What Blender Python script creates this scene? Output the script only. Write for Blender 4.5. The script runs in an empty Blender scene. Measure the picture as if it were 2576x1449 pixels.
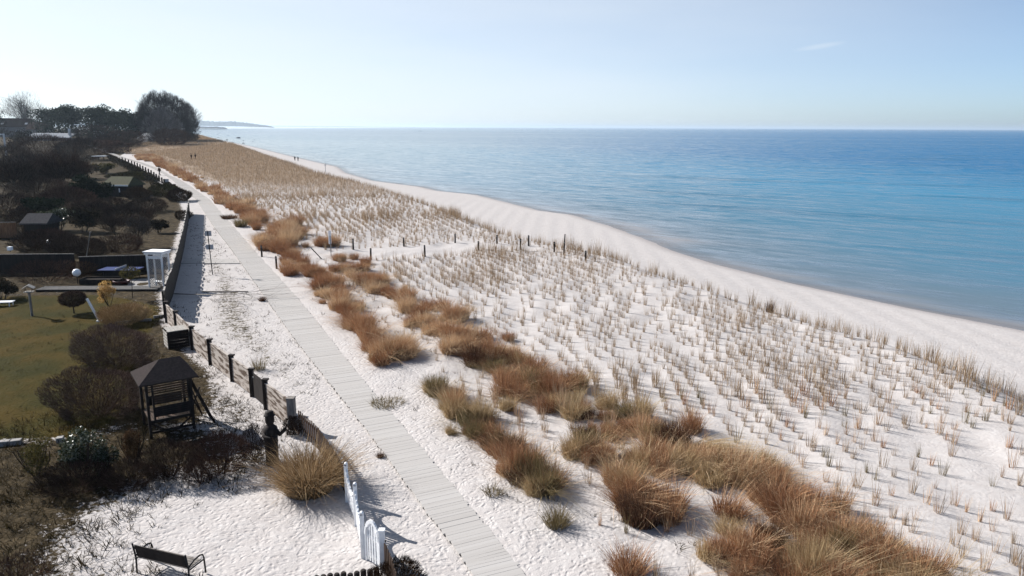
import bpy, math, random
import numpy as np
from mathutils import Vector, Matrix
R = math.radians
C = bpy.context.scene.collection
SC = bpy.context.scene

# ------------------------------------------------------------------ camera, sky, sun, exposure
F, H = 1860.0, 12.0                       # focal length in photo units (2576 wide), camera height
PITCH, ROLL = math.atan((724.5 - 320.0) / F), 0.0043
cam = bpy.data.cameras.new("camera"); cam.sensor_width = 36; cam.lens = 36 * F / 2576
cam.clip_start = 0.5; cam.clip_end = 150000
co = bpy.data.objects.new("camera", cam); C.objects.link(co)
co.matrix_world = Matrix.Translation((0, 0, H)) @ Matrix.Rotation(math.pi / 2 - PITCH, 4, 'X') @ Matrix.Rotation(ROLL, 4, 'Z')
SC.camera = co

SUN_EL, SUN_AZ = 33.0, -63.5              # azimuth from +Y, negative = to the left of the view
w = bpy.data.worlds.new("World"); SC.world = w; w.use_nodes = True
nt = w.node_tree; bg = nt.nodes['Background']
sky = nt.nodes.new('ShaderNodeTexSky'); sky.sky_type = 'NISHITA'; sky.sun_disc = False
sky.sun_elevation = R(SUN_EL); sky.sun_rotation = R(SUN_AZ)
sky.air_density = 0.5; sky.dust_density = 0.75; sky.ozone_density = 2.5; sky.altitude = 0
hs = nt.nodes.new('ShaderNodeHueSaturation'); hs.inputs['Saturation'].default_value = 0.9
nt.links.new(sky.outputs[0], hs.inputs['Color'])
def wmath(op, a, b=None, c=None):
    q = nt.nodes.new('ShaderNodeMath'); q.operation = op; q.use_clamp = op == 'MULTIPLY_ADD'
    for i, v in enumerate((a, b, c)):
        if v is None: continue
        if isinstance(v, (int, float)): q.inputs[i].default_value = v
        else: nt.links.new(v, q.inputs[i])
    return q.outputs[0]
# a thin veil of high cloud, thickest towards the sun side, and one small wisp of cirrus over the bay
tc = nt.nodes.new('ShaderNodeTexCoord'); mp = nt.nodes.new('ShaderNodeMapping')
mp.inputs['Scale'].default_value = (1.4, 2.4, 9.0); mp.inputs['Rotation'].default_value = (0, R(5), R(20))
nz = nt.nodes.new('ShaderNodeTexNoise'); nz.inputs['Scale'].default_value = 1.3; nz.inputs['Detail'].default_value = 5
nt.links.new(tc.outputs['Generated'], mp.inputs[0]); nt.links.new(mp.outputs[0], nz.inputs['Vector'])
def toward(az, el):
    d = nt.nodes.new('ShaderNodeVectorMath'); d.operation = 'DOT_PRODUCT'
    d.inputs[1].default_value = (math.sin(R(az)) * math.cos(R(el)), math.cos(R(az)) * math.cos(R(el)), math.sin(R(el)))
    nt.links.new(tc.outputs['Generated'], d.inputs[0]); return d.outputs['Value']
veil = wmath('MULTIPLY_ADD', toward(-28, 10), 1.7, -0.68)
veil = wmath('MULTIPLY', veil, wmath('MULTIPLY_ADD', nz.outputs[0], .7, .35))
sp = nt.nodes.new('ShaderNodeSeparateXYZ'); nt.links.new(tc.outputs['Generated'], sp.inputs[0])
ratio = wmath('DIVIDE', sp.outputs['X'], sp.outputs['Y']); rise = wmath('DIVIDE', sp.outputs['Z'], sp.outputs['Y'])
du = wmath('MULTIPLY', wmath('SUBTRACT', ratio, .392), 14.0)
dv = wmath('MULTIPLY', wmath('SUBTRACT', wmath('SUBTRACT', rise, .103), wmath('MULTIPLY', wmath('SUBTRACT', ratio, .392), .16)), 120.0)
wisp = wmath('MULTIPLY_ADD', wmath('ADD', wmath('POWER', wmath('ABSOLUTE', du), 2.0), wmath('POWER', wmath('ABSOLUTE', dv), 2.0)), -1.0, 1.0)
wisp = wmath('MULTIPLY', wmath('MULTIPLY', wmath('POWER', wisp, 1.6), wmath('GREATER_THAN', sp.outputs['Y'], 0.0)), wmath('MULTIPLY_ADD', nz.outputs[0], 1.0, .0))
mx = nt.nodes.new('ShaderNodeMix'); mx.data_type = 'RGBA'; mx.inputs['B'].default_value = (5.5, 5.85, 6.1, 1)
nt.links.new(wmath('MAXIMUM', veil, wisp), mx.inputs['Factor'])
tm = nt.nodes.new('ShaderNodeMix'); tm.data_type = 'RGBA'; tm.blend_type = 'MULTIPLY'; tm.inputs['Factor'].default_value = 1; tm.inputs['B'].default_value = (.95, 1.03, 1.02, 1)
nt.links.new(hs.outputs[0], tm.inputs['A']); nt.links.new(tm.outputs['Result'], mx.inputs['A']); nt.links.new(mx.outputs['Result'], bg.inputs['Color'])
bg.inputs['Strength'].default_value = 0.088

sl = bpy.data.lights.new("sun", 'SUN'); sl.energy = 5.0; sl.angle = R(0.5); sl.color = (1.0, 0.965, 0.925)
so = bpy.data.objects.new("sun", sl); C.objects.link(so)
sdir = Vector((math.sin(R(SUN_AZ)) * math.cos(R(SUN_EL)), math.cos(R(SUN_AZ)) * math.cos(R(SUN_EL)), math.sin(R(SUN_EL))))
so.rotation_euler = sdir.to_track_quat('Z', 'Y').to_euler()
SC.view_settings.view_transform = 'Standard'; SC.view_settings.look = 'None'
SC.view_settings.gamma = 1.0; SC.view_settings.exposure = 0.90

# ------------------------------------------------------------------ pixel -> ground helpers (photo read at 2576 x 1449)
cP, sP, cR_, sR_ = math.cos(PITCH), math.sin(PITCH), math.cos(ROLL), math.sin(ROLL)
def ray(u, v):
    x = (u - 1288) / F; y = -(v - 724.5) / F
    x, y = cR_ * x - sR_ * y, sR_ * x + cR_ * y
    return np.array([x, cP + y * sP, -sP + y * cP])
def on_plane(u, v, z):
    d = ray(u, v); return np.array([0, 0, H]) + d * (z - H) / d[2]
def proj(p):
    x, y, z = p[..., 0], p[..., 1], p[..., 2] - H
    dep = y * cP - z * sP; up = y * sP + z * cP
    X, Y = x / dep, up / dep
    X, Y = cR_ * X + sR_ * Y, -sR_ * X + cR_ * Y
    return 1288 + F * X, 724.5 - F * Y, dep
def G(y):                                 # the land rises gently along the coast
    return np.interp(y, [50, 120, 350, 700, 3000], [0, 1.0, 5.0, 5.5, 5.5])
def edge_line(px, zf):
    out = []
    for u, v in px:
        z = 0.0
        for _ in range(40):
            p = on_plane(u, v, z); z = zf(p[1])
        out.append(p[:2])
    return np.array(sorted(out, key=lambda q: q[1]))
bwL = edge_line([(1435, 1800), (1306, 1620), (1188, 1449), (1152, 1393), (1065, 1281), (984, 1168), (939, 1108), (851, 994), (803, 933), (754, 872), (709, 810), (667, 749), (636, 706), (604, 660), (580, 626), (533, 565), (494, 503), (450, 468), (432, 452), (410, 437), (380, 422), (340, 407), (305, 398)], G)
bwL = np.vstack([bwL, [(bwL[-1, 0] - 75, bwL[-1, 1] + 110), (-560, 1000), (-860, 1700)]])
bwR = edge_line([(1585, 1800), (1446, 1620), (1318, 1449), (1276, 1393), (1186, 1281), (1092, 1168), (1041, 1108), (943, 994), (893, 933), (845, 872), (797, 810), (746, 749), (708, 706), (665, 660), (635, 626), (582, 565), (528, 503), (478, 468), (455, 454), (430, 443), (400, 425), (360, 410), (318, 398)], G)
bwR = np.vstack([bwR, [(bwL[-3, 0] + 2, bwL[-3, 1]), (-558, 1000), (-858, 1700)]])
dune = edge_line([(2576, 1040), (2440, 960), (2260, 890), (1940, 790), (1740, 725), (1540, 655), (1240, 588), (1180, 562), (1090, 526), (1006, 494), (945, 476), (886, 459), (834, 446), (782, 432), (730, 413), (678, 397), (640, 383), (600, 369), (546, 354)], lambda y: G(y) - 0.2)
shore = edge_line([(2576, 832), (2300, 778), (2000, 715), (1800, 665), (1690, 630), (1640, 607), (1540, 570), (1440, 540), (1360, 530), (1200, 490), (1100, 480), (1060, 470), (940, 455), (870, 435), (850, 420), (740, 395), (640, 370), (520, 345)], lambda y: -2.0)
dune = np.vstack([[(25, -60), (23.5, 15)], dune, [(-215, 520), (-450, 1000), (-820, 1300), (-1560, 2000)]])
dune = dune[np.argsort(dune[:, 1])]
shore = np.vstack([[(90, -60), (60, 10), (44, 38)], shore, [(-760, 1300), (-1500, 2000), (-1500, 60000)]])
band = edge_line([(330, 388), (420, 395), (520, 430), (640, 520), (760, 560), (880, 610), (960, 650), (1050, 740), (1150, 800), (1250, 860), (1350, 920), (1500, 1000), (1650, 1050), (1800, 1120), (1950, 1200), (2100, 1290), (2250, 1370), (2400, 1449), (2576, 1560)], G)
xf = lambda line: (lambda y: np.interp(y, line[:, 1], line[:, 0]))
xL, xR, xD, xS, xB = map(xf, (bwL, bwR, dune, shore, band))
def sst(x, a, b):
    t = np.clip((x - a) / (b - a), 0, 1); return t * t * (3 - 2 * t)
def T(x, y):                              # terrain height
    x = np.asarray(x, float); y = np.asarray(y, float)
    z = G(y) + 0.0 * x
    hw = sst(x - xR(y), 2.0, 6.0) * sst(xD(y) + 4 - x, 0, 5)
    z = z + hw * (0.10 * np.sin(.55 * x + .3 * y + 1 + 1.3 * np.sin(.11 * y)) * np.sin(.23 * y - .2 * x) + .055 * np.sin(1.1 * x + .7 * y + 1.5 * np.sin(.3 * x)) * np.sin(.6 * y - .9 * x + 2) + .02 * np.sin(2.6 * x - 1.2 * y + 2 * np.sin(.5 * y)))
    z = z + 0.11 * sst(x - xR(y) + .10 * np.sin(1.7 * y) + .08 * np.sin(4.1 * y + x), -0.62, 0.45)
    z = z + 0.03 * np.sin(2.1 * x + .7 * y) * np.sin(1.7 * y - .6 * x) * (1 - sst(x - xL(y), -1.6, -.3) * (1 - sst(x - xR(y), .2, 1.5)))
    wd = 4.0 + .03 * np.maximum(y - 60, 0)
    d, s = xD(y), xS(y)
    zb = -1.1; s = np.maximum(s, d + wd + 1)
    k = sst(x - d, -1.0, wd)
    beach = zb + (-2.0 - zb) * np.clip((x - d - wd) / (s - d - wd), 0, 1)
    beach = np.where(x > s, -2.0 - np.minimum((x - s) * .12, 2.5), beach)
    beach = beach + .03 * np.sin(1.9 * x + 1.1 * y) * np.sin(1.3 * y - .8 * x) * sst(s - x, 1, 4)
    return z * (1 - k) + beach * k
def pt(u, v):                             # where the ray through a photo point meets the ground
    d = ray(u, v); t = 10.0; o = np.array([0, 0, H]); prev = t
    while t < 4000:
        p = o + d * t
        if p[2] <= T(p[0], p[1]): break
        prev = t; t *= 1.02
    a, b = prev, t
    for _ in range(40):
        m = .5 * (a + b); p = o + d * m
        if p[2] <= T(p[0], p[1]): b = m
        else: a = m
    p = o + d * b
    return Vector((p[0], p[1], float(T(p[0], p[1]))))
def mpp(p):                               # metres per photo pixel at a point
    return math.sqrt(p[0] ** 2 + p[1] ** 2 + (H - p[2]) ** 2) / F
def up_m(p, vtop):                        # height above base p at which photo row vtop is reached
    u, v, dep = proj(np.array([p[0], p[1], p[2]])); d = ray(float(u), vtop)
    return H + d[2] * p[1] / d[1] - p[2]

# ------------------------------------------------------------------ materials
KEEP = ('white', 'marram', 'grass', 'straw', 'blossom', 'glass', 'plank', 'dune')
def dim(name, c):                         # real-world albedos for the photograph's exposure
    return c if any(k in name for k in KEEP) else tuple(v * .70 for v in c)
def mat(name, c1, c2=None, scale=4.0, rough=.75, bump=0.0, stretch=(1, 1, 1), spec=.18, detail=4, metallic=0, lo=.35, hi=.65, coord='Object'):
    m = bpy.data.materials.new(name); m.use_nodes = True; n = m.node_tree; b = n.nodes['Principled BSDF']
    b.inputs['Roughness'].default_value = rough; b.inputs['Specular IOR Level'].default_value = spec; b.inputs['Metallic'].default_value = metallic
    t = n.nodes.new('ShaderNodeTexCoord'); mpn = n.nodes.new('ShaderNodeMapping'); mpn.inputs['Scale'].default_value = stretch
    x = n.nodes.new('ShaderNodeTexNoise'); x.inputs['Scale'].default_value = scale; x.inputs['Detail'].default_value = detail
    r = n.nodes.new('ShaderNodeValToRGB'); c2 = c2 or tuple(v * .7 for v in c1)
    c1, c2 = dim(name, c1), dim(name, c2)
    r.color_ramp.elements[0].position = lo; r.color_ramp.elements[1].position = hi
    r.color_ramp.elements[0].color = (*c1, 1); r.color_ramp.elements[1].color = (*c2, 1)
    n.links.new(t.outputs[coord], mpn.inputs[0]); n.links.new(mpn.outputs[0], x.inputs['Vector'])
    n.links.new(x.outputs[0], r.inputs[0]); n.links.new(r.outputs[0], b.inputs['Base Color'])
    if bump:
        bp = n.nodes.new('ShaderNodeBump'); bp.inputs['Strength'].default_value = bump; bp.inputs['Distance'].default_value = .02
        n.links.new(x.outputs[0], bp.inputs['Height']); n.links.new(bp.outputs[0], b.inputs['Normal'])
    return m
def leaf_mat(name, cols, trans=.3, gloss=0.0, objvar=.25):
    """thin plant matter: colour varies from blade to blade (attribute rnd) and a little from plant to plant"""
    m = bpy.data.materials.new(name); m.use_nodes = True; n = m.node_tree; n.nodes.remove(n.nodes['Principled BSDF'])
    a = n.nodes.new('ShaderNodeAttribute'); a.attribute_name = 'rnd'
    oi = n.nodes.new('ShaderNodeObjectInfo')
    ad = n.nodes.new('ShaderNodeMath'); ad.operation = 'MULTIPLY_ADD'; ad.inputs[1].default_value = objvar; ad.inputs[2].default_value = -objvar * .5
    n.links.new(oi.outputs['Random'], ad.inputs[0])
    su = n.nodes.new('ShaderNodeMath'); su.operation = 'ADD'; su.use_clamp = True
    n.links.new(a.outputs['Fac'], su.inputs[0]); n.links.new(ad.outputs[0], su.inputs[1])
    r = n.nodes.new('ShaderNodeValToRGB'); els = r.color_ramp.elements
    while len(els) < len(cols): els.new(.5)
    for i, c in enumerate(cols):
        els[i].position = i / (len(cols) - 1); els[i].color = (*dim(name, c), 1)
    n.links.new(su.outputs[0], r.inputs[0])
    d = n.nodes.new('ShaderNodeBsdfDiffuse'); tr = n.nodes.new('ShaderNodeBsdfTranslucent'); mxs = n.nodes.new('ShaderNodeMixShader'); mxs.inputs[0].default_value = trans
    n.links.new(r.outputs[0], d.inputs[0]); n.links.new(r.outputs[0], tr.inputs[0]); n.links.new(d.outputs[0], mxs.inputs[1]); n.links.new(tr.outputs[0], mxs.inputs[2])
    out = mxs
    if gloss:
        g = n.nodes.new('ShaderNodeBsdfGlossy'); g.inputs['Roughness'].default_value = .24; m2 = n.nodes.new('ShaderNodeMixShader'); m2.inputs[0].default_value = gloss
        n.links.new(mxs.outputs[0], m2.inputs[1]); n.links.new(g.outputs[0], m2.inputs[2]); out = m2
    n.links.new(out.outputs[0], n.nodes['Material Output'].inputs['Surface'])
    return m
M = {}
M['white'] = mat('white_paint', (.80, .80, .80), (.70, .71, .72), 6, .5)
M['greywhite'] = mat('aged_white_paint', (.74, .74, .73), (.55, .54, .52), 9, .6)
M['whitewash'] = mat('weathered_shadowed_paint', (.50, .44, .39), (.11, .075, .052), 1.7, .8, .4, (.8, .8, 3.6), detail=6, lo=.46, hi=.60)  # dark noise patches put shrub shadows into the paint colour
M['dark_wood'] = mat('dark_stained_shaded_wood', (.035, .026, .022), (.018, .014, .013), 5, .75, .3, (1, 1, .2))  # dark timber, and painted shade on the crate boards
M['brown_wood'] = mat('brown_wood', (.10, .06, .04), (.05, .032, .022), 5, .7, .3, (1, 1, .2))
M['grey_wood'] = mat('weathered_grey_wood', (.34, .31, .28), (.18, .16, .145), 7, .8, .3, (1, 1, .3))
M['pale_wood'] = mat('bleached_and_sunlit_wood', (.50, .47, .43), (.33, .31, .28), 7, .8, .2)  # bleached timber, and painted sunlight on the crate and fence top
M['roof_felt'] = mat('grey_roofing_felt', (.062, .05, .048), (.04, .033, .032), 12, .95, .3, spec=.03)
M['roof_grey'] = mat('dull_grey_roof', (.09, .087, .092), (.06, .058, .062), 6, .9, spec=.02)
M['roof_tile'] = mat('brown_roof_tiles', (.055, .034, .031), (.036, .025, .023), 3, .9, .2, spec=.02)
M['moss_roof'] = mat('mossy_roof', (.085, .085, .035), (.05, .05, .028), 6, .9, .3)
M['metal'] = mat('dark_metal', (.03, .03, .032), (.02, .02, .022), 8, .45, metallic=.6)
M['galv'] = mat('galvanised_metal', (.40, .41, .42), (.32, .33, .34), 10, .45, metallic=.5)
M['blue'] = mat('blue_table_paint', (.035, .06, .20), (.03, .05, .16), 3, .45)
M['plate'] = mat('pale_sign_plate', (.55, .57, .60), (.48, .50, .54), 5, .5)
M['red'] = mat('dark_red_enamel', (.10, .02, .02), (.05, .012, .012), 5, .4)
M['lattice'] = mat('grey_lattice_paint', (.50, .51, .53), (.40, .41, .43), 9, .6)  # grey noise tones, darker than the white posts
M['deck'] = mat('grey_deck_wood', (.19, .185, .18), (.13, .126, .122), 7, .9, .2, spec=.03)  # two close grey wood tones
M['globe'] = mat('white_opal_glass', (.85, .85, .84), (.80, .80, .80), 3, .25)
M['stone'] = mat('pale_stone', (.42, .40, .38), (.28, .27, .26), 9, .85, .4)
M['boulder'] = mat('dark_wet_stone', (.06, .06, .065), (.03, .03, .034), 3, .7, .5)
M['reed'] = mat('orange_reed', (.36, .19, .10), (.20, .10, .05), 30, .85, .4, (1, 1, .06))
M['wall'] = mat('dull_render_wall', (.30, .27, .26), (.23, .21, .20), 2, .85)  # two close dull render tones
M['glass'] = mat('window_glass', (.03, .035, .045), (.05, .055, .065), 1, .12, spec=.6)
M['skin'] = mat('skin', (.42, .25, .18), (.36, .21, .15), 4, .6)
M['coat'] = mat('dark_cloth', (.025, .025, .035), (.015, .015, .02), 8, .9)
M['coat_brown'] = mat('brown_cloth', (.07, .035, .025), (.04, .022, .018), 8, .9)
M['hair'] = mat('dark_hair', (.03, .02, .015), (.02, .014, .01), 8, .7)
M['bark'] = mat('bark', (.07, .052, .042), (.035, .027, .023), 6, .9, .4, (1, 1, .3))
M['hill'] = mat('wooded_hill', (.018, .03, .042), (.03, .042, .052), .02, .95)
M['marram'] = leaf_mat('brown_marram', [(.20, .095, .052), (.31, .16, .085), (.41, .245, .135), (.58, .43, .275)], .16, objvar=.6)
M['marram_dark'] = leaf_mat('dark_marram', [(.06, .03, .02), (.11, .058, .036), (.17, .10, .06)], .1)
M['marram_green'] = leaf_mat('green_marram', [(.10, .08, .038), (.17, .13, .065), (.25, .195, .105)], .25)
M['straw'] = leaf_mat('pale_straw', [(.26, .18, .095), (.40, .29, .16), (.56, .44, .28)], .3)
M['straw_brown'] = leaf_mat('straw_brown', [(.13, .08, .04), (.24, .155, .08), (.36, .25, .14), (.48, .36, .22)], .3)
M['tuft'] = leaf_mat('planted_grass', [(.20, .145, .095), (.31, .225, .15), (.41, .305, .20), (.35, .215, .15)], .3, objvar=.6)
M['twig'] = leaf_mat('bare_twigs', [(.036, .024, .019), (.066, .043, .033), (.12, .082, .062)], .1)
M['twig_pale'] = leaf_mat('pale_twigs', [(.11, .10, .10), (.17, .155, .155), (.24, .22, .215)], .1)
M['twig_hedge'] = leaf_mat('hedge_twigs', [(.095, .058, .048), (.165, .108, .086), (.30, .22, .185)], .15)
M['twig_dome'] = leaf_mat('dome_twigs', [(.045, .034, .034), (.065, .05, .05), (.10, .08, .078)], .1)
M['twig_grey'] = leaf_mat('grey_twigs', [(.045, .038, .036), (.075, .064, .06), (.11, .095, .085)], .1)
M['twig_red'] = leaf_mat('reddish_twigs', [(.055, .032, .026), (.095, .055, .042), (.15, .095, .068)], .15)
M['needle'] = leaf_mat('pine_needles', [(.012, .018, .012), (.022, .032, .019), (.035, .046, .026)], .15)
M['laurel'] = leaf_mat('laurel_painted_glints', [(.02, .028, .008), (.036, .046, .014), (.20, .22, .17)], .2, gloss=.04)  # palest leaf tone paints glints into the colour; real gloss is slight
M['olive'] = leaf_mat('olive_leaves', [(.05, .045, .017), (.09, .08, .028), (.14, .12, .05)], .3)
M['yellow'] = leaf_mat('yellow_blossom', [(.30, .17, .05), (.48, .30, .10), (.62, .46, .22)], .3)
M['blossom'] = leaf_mat('white_blossom', [(.40, .40, .42), (.60, .60, .60)], .3)
M['brownleaf'] = leaf_mat('withered_leaves', [(.045, .025, .015), (.085, .05, .028), (.13, .085, .05)], .25)
M['hedge'] = leaf_mat('dark_hedge', [(.022, .018, .013), (.04, .033, .022), (.06, .048, .032)], .15)
M['weed'] = leaf_mat('low_weeds', [(.035, .026, .014), (.065, .052, .025), (.11, .08, .045)], .2)

# ------------------------------------------------------------------ object helpers
def tag(o, label=None, cat=None, group=None, kind=None):
    if label: o['label'] = label
    if cat: o['category'] = cat
    if group: o['group'] = group
    if kind: o['kind'] = kind
    return o
def thing(name, label, cat, loc=(0, 0, 0), rz=0.0, group=None):
    o = bpy.data.objects.new(name, None); C.objects.link(o); o.empty_display_size = .2
    o.location = loc; o.rotation_euler = (0, 0, rz)
    return tag(o, label, cat, group)
def link(name, me, m, parent=None, loc=None):
    o = bpy.data.objects.new(name, me); C.objects.link(o)
    if m is not None and not me.materials: me.materials.append(m)
    if parent: o.parent = parent
    if loc is not None: o.location = loc
    return o
class MB:
    def __init__(s): s.v = []; s.f = []
    def add(s, vs, fs):
        k = len(s.v); s.v += [tuple(map(float, v)) for v in vs]; s.f += [tuple(i + k for i in f) for f in fs]; return s
    def box(s, c, d, rz=0.0):
        cx, cy, cz = c; a, b, h = d[0] / 2, d[1] / 2, d[2] / 2; co_, si = math.cos(rz), math.sin(rz)
        vs = [(cx + x * co_ - y * si, cy + x * si + y * co_, cz + z) for z in (-h, h) for x, y in ((-a, -b), (a, -b), (a, b), (-a, b))]
        return s.add(vs, [(3, 2, 1, 0), (4, 5, 6, 7), (0, 1, 5, 4), (1, 2, 6, 5), (2, 3, 7, 6), (3, 0, 4, 7)])
    def beam(s, p, q, wd, th):
        p, q = Vector(p), Vector(q); d = (q - p).normalized(); ref = Vector((0, 0, 1)) if abs(d.z) < .95 else Vector((0, 1, 0))
        a = d.cross(ref).normalized(); b = a.cross(d)
        vs = [e + a * (i * wd / 2) + b * (j * th / 2) for e in (p, q) for i, j in ((-1, -1), (1, -1), (1, 1), (-1, 1))]
        return s.add(vs, [(0, 1, 2, 3), (7, 6, 5, 4), (4, 5, 1, 0), (5, 6, 2, 1), (6, 7, 3, 2), (7, 4, 0, 3)])
    def tube(s, pts, rs, n=8):
        pts = [Vector(p) for p in pts]
        if not hasattr(rs, '__len__'): rs = [rs] * len(pts)
        vs = []; fs = []
        for i, p in enumerate(pts):
            d = (pts[min(i + 1, len(pts) - 1)] - pts[max(i - 1, 0)]).normalized()
            ref = Vector((0, 0, 1)) if abs(d.z) < .9 else Vector((1, 0, 0))
            a = d.cross(ref).normalized(); b = a.cross(d)
            vs += [p + (a * math.cos(2 * math.pi * k / n) + b * math.sin(2 * math.pi * k / n)) * rs[i] for k in range(n)]
        for i in range(len(pts) - 1):
            fs += [(i * n + k, i * n + (k + 1) % n, (i + 1) * n + (k + 1) % n, (i + 1) * n + k) for k in range(n)]
        fs += [tuple(range(n))[::-1], tuple((len(pts) - 1) * n + k for k in range(n))]
        return s.add(vs, fs)
    def lathe(s, prof, c=(0, 0, 0), n=14):
        vs = [(c[0] + r * math.cos(2 * math.pi * k / n), c[1] + r * math.sin(2 * math.pi * k / n), c[2] + z) for r, z in prof for k in range(n)]
        fs = [(i * n + k, i * n + (k + 1) % n, (i + 1) * n + (k + 1) % n, (i + 1) * n + k) for i in range(len(prof) - 1) for k in range(n)]
        fs += [tuple(range(n))[::-1], tuple((len(prof) - 1) * n + k for k in range(n))]
        return s.add(vs, fs)
    def ball(s, c, r, n=14, sz=1.0):
        return s.lathe([(max(.002, r * math.sin(math.pi * i / 8)), -r * sz * math.cos(math.pi * i / 8)) for i in range(9)], c, n)
    def prism(s, outline, y0, y1):           # outline in x,z, extruded along y
        n = len(outline); vs = [(x, y, z) for y in (y0, y1) for x, z in outline]
        return s.add(vs, [tuple(range(n)), tuple(range(2 * n - 1, n - 1, -1))] + [(i + n, (i + 1) % n + n, (i + 1) % n, i) for i in range(n)])
    def build(s, name, m, parent=None, smooth=False, bevel=0.0, loc=None):
        me = bpy.data.meshes.new(name); me.from_pydata(s.v, [], s.f); me.update()
        if smooth: me.polygons.foreach_set('use_smooth', [True] * len(me.polygons))
        o = link(name, me, m, parent, loc)
        if bevel:
            b = o.modifiers.new('bevel', 'BEVEL'); b.width = bevel; b.segments = 2; b.limit_method = 'ANGLE'
        return o
def copy_tree(o, parent=None):
    c = o.copy(); C.objects.link(c)
    if parent: c.parent = parent
    for ch in list(o.children): copy_tree(ch, c)
    return c
def np_mesh(name, V, Q, rnd, smooth=False):
    """mesh of quads (n,4) or triangles (n,3) with a float attribute rnd per vertex"""
    me = bpy.data.meshes.new(name); V = np.ascontiguousarray(V, np.float32); Q = np.ascontiguousarray(Q, np.int32)
    k = Q.shape[1]
    me.vertices.add(len(V)); me.vertices.foreach_set('co', V.ravel())
    me.loops.add(Q.size); me.loops.foreach_set('vertex_index', Q.ravel())
    me.polygons.add(len(Q)); me.polygons.foreach_set('loop_start', np.arange(0, Q.size, k, dtype=np.int32))
    me.polygons.foreach_set('loop_total', np.full(len(Q), k, np.int32))
    if rnd is not None:
        at = me.attributes.new('rnd', 'FLOAT', 'POINT'); at.data.foreach_set('value', np.ascontiguousarray(rnd, np.float32))
    me.polygons.foreach_set('use_smooth', np.full(len(Q), bool(smooth)))
    me.update(calc_edges=True); return me

# ------------------------------------------------------------------ plant generators (numpy)
def blades(rng, n, rad, h0, h1, lean, droop, width, seg=3, bias=(0, 0), power=.6):
    ang = rng.uniform(0, 2 * np.pi, n); r = rad * rng.uniform(0, 1, n) ** power
    base = np.stack([r * np.cos(ang), r * np.sin(ang), np.full(n, -.03)], 1)
    h = rng.uniform(h0, h1, n)
    da = ang + rng.normal(0, .7, n); ln = lean * rng.uniform(.15, 1, n) * (.35 + .65 * r / max(rad, 1e-6))
    dx = np.cos(da) * ln + bias[0] + rng.normal(0, .05, n); dy = np.sin(da) * ln + bias[1] + rng.normal(0, .05, n)
    t = np.linspace(0, 1, seg + 1)[None, :]
    dr = droop * rng.uniform(.3, 1.2, n)[:, None]
    X = base[:, :1] + (dx * h)[:, None] * (t + dr * t ** 2)
    Y = base[:, 1:2] + (dy * h)[:, None] * (t + dr * t ** 2)
    Z = base[:, 2:3] + h[:, None] * (t - .45 * dr * t ** 3)
    pa = rng.uniform(0, 2 * np.pi, n); wx, wy = np.cos(pa)[:, None], np.sin(pa)[:, None]
    wd = width * rng.uniform(.6, 1.3, n)[:, None] * (1 - .85 * t ** 1.5) * .5
    A = np.stack([X - wx * wd, Y - wy * wd, Z], 2); B = np.stack([X + wx * wd, Y + wy * wd, Z], 2)
    V = np.stack([A, B], 2).reshape(n, -1, 3); m = 2 * (seg + 1)
    q = np.array([[2 * i, 2 * i + 1, 2 * i + 3, 2 * i + 2] for i in range(seg)])
    Q = (np.arange(n)[:, None, None] * m + q[None]).reshape(-1, 4)
    return V.reshape(-1, 3), Q, np.repeat(rng.uniform(0, 1, n), m)
def sticks(P0, P1, r0, r1, rnd):
    n = len(P0); d = P1 - P0; d = d / (np.linalg.norm(d, axis=1, keepdims=True) + 1e-9)
    ref = np.where(np.abs(d[:, 2:3]) < .9, np.array([[0, 0, 1.]]), np.array([[1., 0, 0]]))
    a = np.cross(d, ref); a /= np.linalg.norm(a, axis=1, keepdims=True) + 1e-9; b = np.cross(a, d)
    rings = []
    for Pk, rk in ((P0, r0), (P1, r1)):
        for k in range(3):
            th = 2 * np.pi * k / 3
            rings.append(Pk + (a * math.cos(th) + b * math.sin(th)) * np.asarray(rk).reshape(-1, 1))
    V = np.stack(rings, 1).reshape(-1, 3)
    q = np.array([[k, (k + 1) % 3, 3 + (k + 1) % 3, 3 + k] for k in range(3)])
    return V, (np.arange(n)[:, None, None] * 6 + q[None]).reshape(-1, 4), np.repeat(rnd, 6)
def leaves(rng, P, size, flat=0.0):
    n = len(P); a = rng.normal(0, 1, (n, 3)); a[:, 2] *= (1 - flat); a /= np.linalg.norm(a, axis=1, keepdims=True)
    b = rng.normal(0, 1, (n, 3)); b[:, 2] *= (1 - flat); b -= a * (a * b).sum(1, keepdims=True); b /= np.linalg.norm(b, axis=1, keepdims=True) + 1e-9
    s = size * rng.uniform(.6, 1.3, (n, 1))
    V = np.stack([P - a * s, P + b * s * .45, P + a * s, P - b * s * .45], 1).reshape(-1, 3)
    return V, np.arange(4 * n).reshape(-1, 4), np.repeat(rng.uniform(0, 1, n), 4)
def join(parts):
    V = []; Q = []; r = []; k = 0
    for v, q, x in parts:
        V.append(v); Q.append(q + k); r.append(x); k += len(v)
    return np.concatenate(V), np.concatenate(Q), np.concatenate(r)
def branching(rng, p, d, L, r, depth, kids, spread, up=.25, out=None, lvl=0, segs=3):
    """recursive limbs: list of (p0, p1, r0, r1, level)"""
    out = [] if out is None else out
    for i in range(segs):
        d = d + rng.normal(0, .10, 3) + np.array([0, 0, up * .12]); d = d / np.linalg.norm(d)
        q = p + d * L / segs; r2 = r * .82
        out.append((p, q, r, r2, lvl)); p, r = q, r2
        if depth > 0 and i >= (1 if lvl == 0 else 0):
            for _ in range(kids if i < segs - 1 else kids + 1):
                e = d + rng.normal(0, spread, 3) + np.array([0, 0, up]); e /= np.linalg.norm(e)
                branching(rng, p, e, L * rng.uniform(.5, .75), r * .62, depth - 1, kids, spread, up, out, lvl + 1, segs)
    return out
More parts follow.
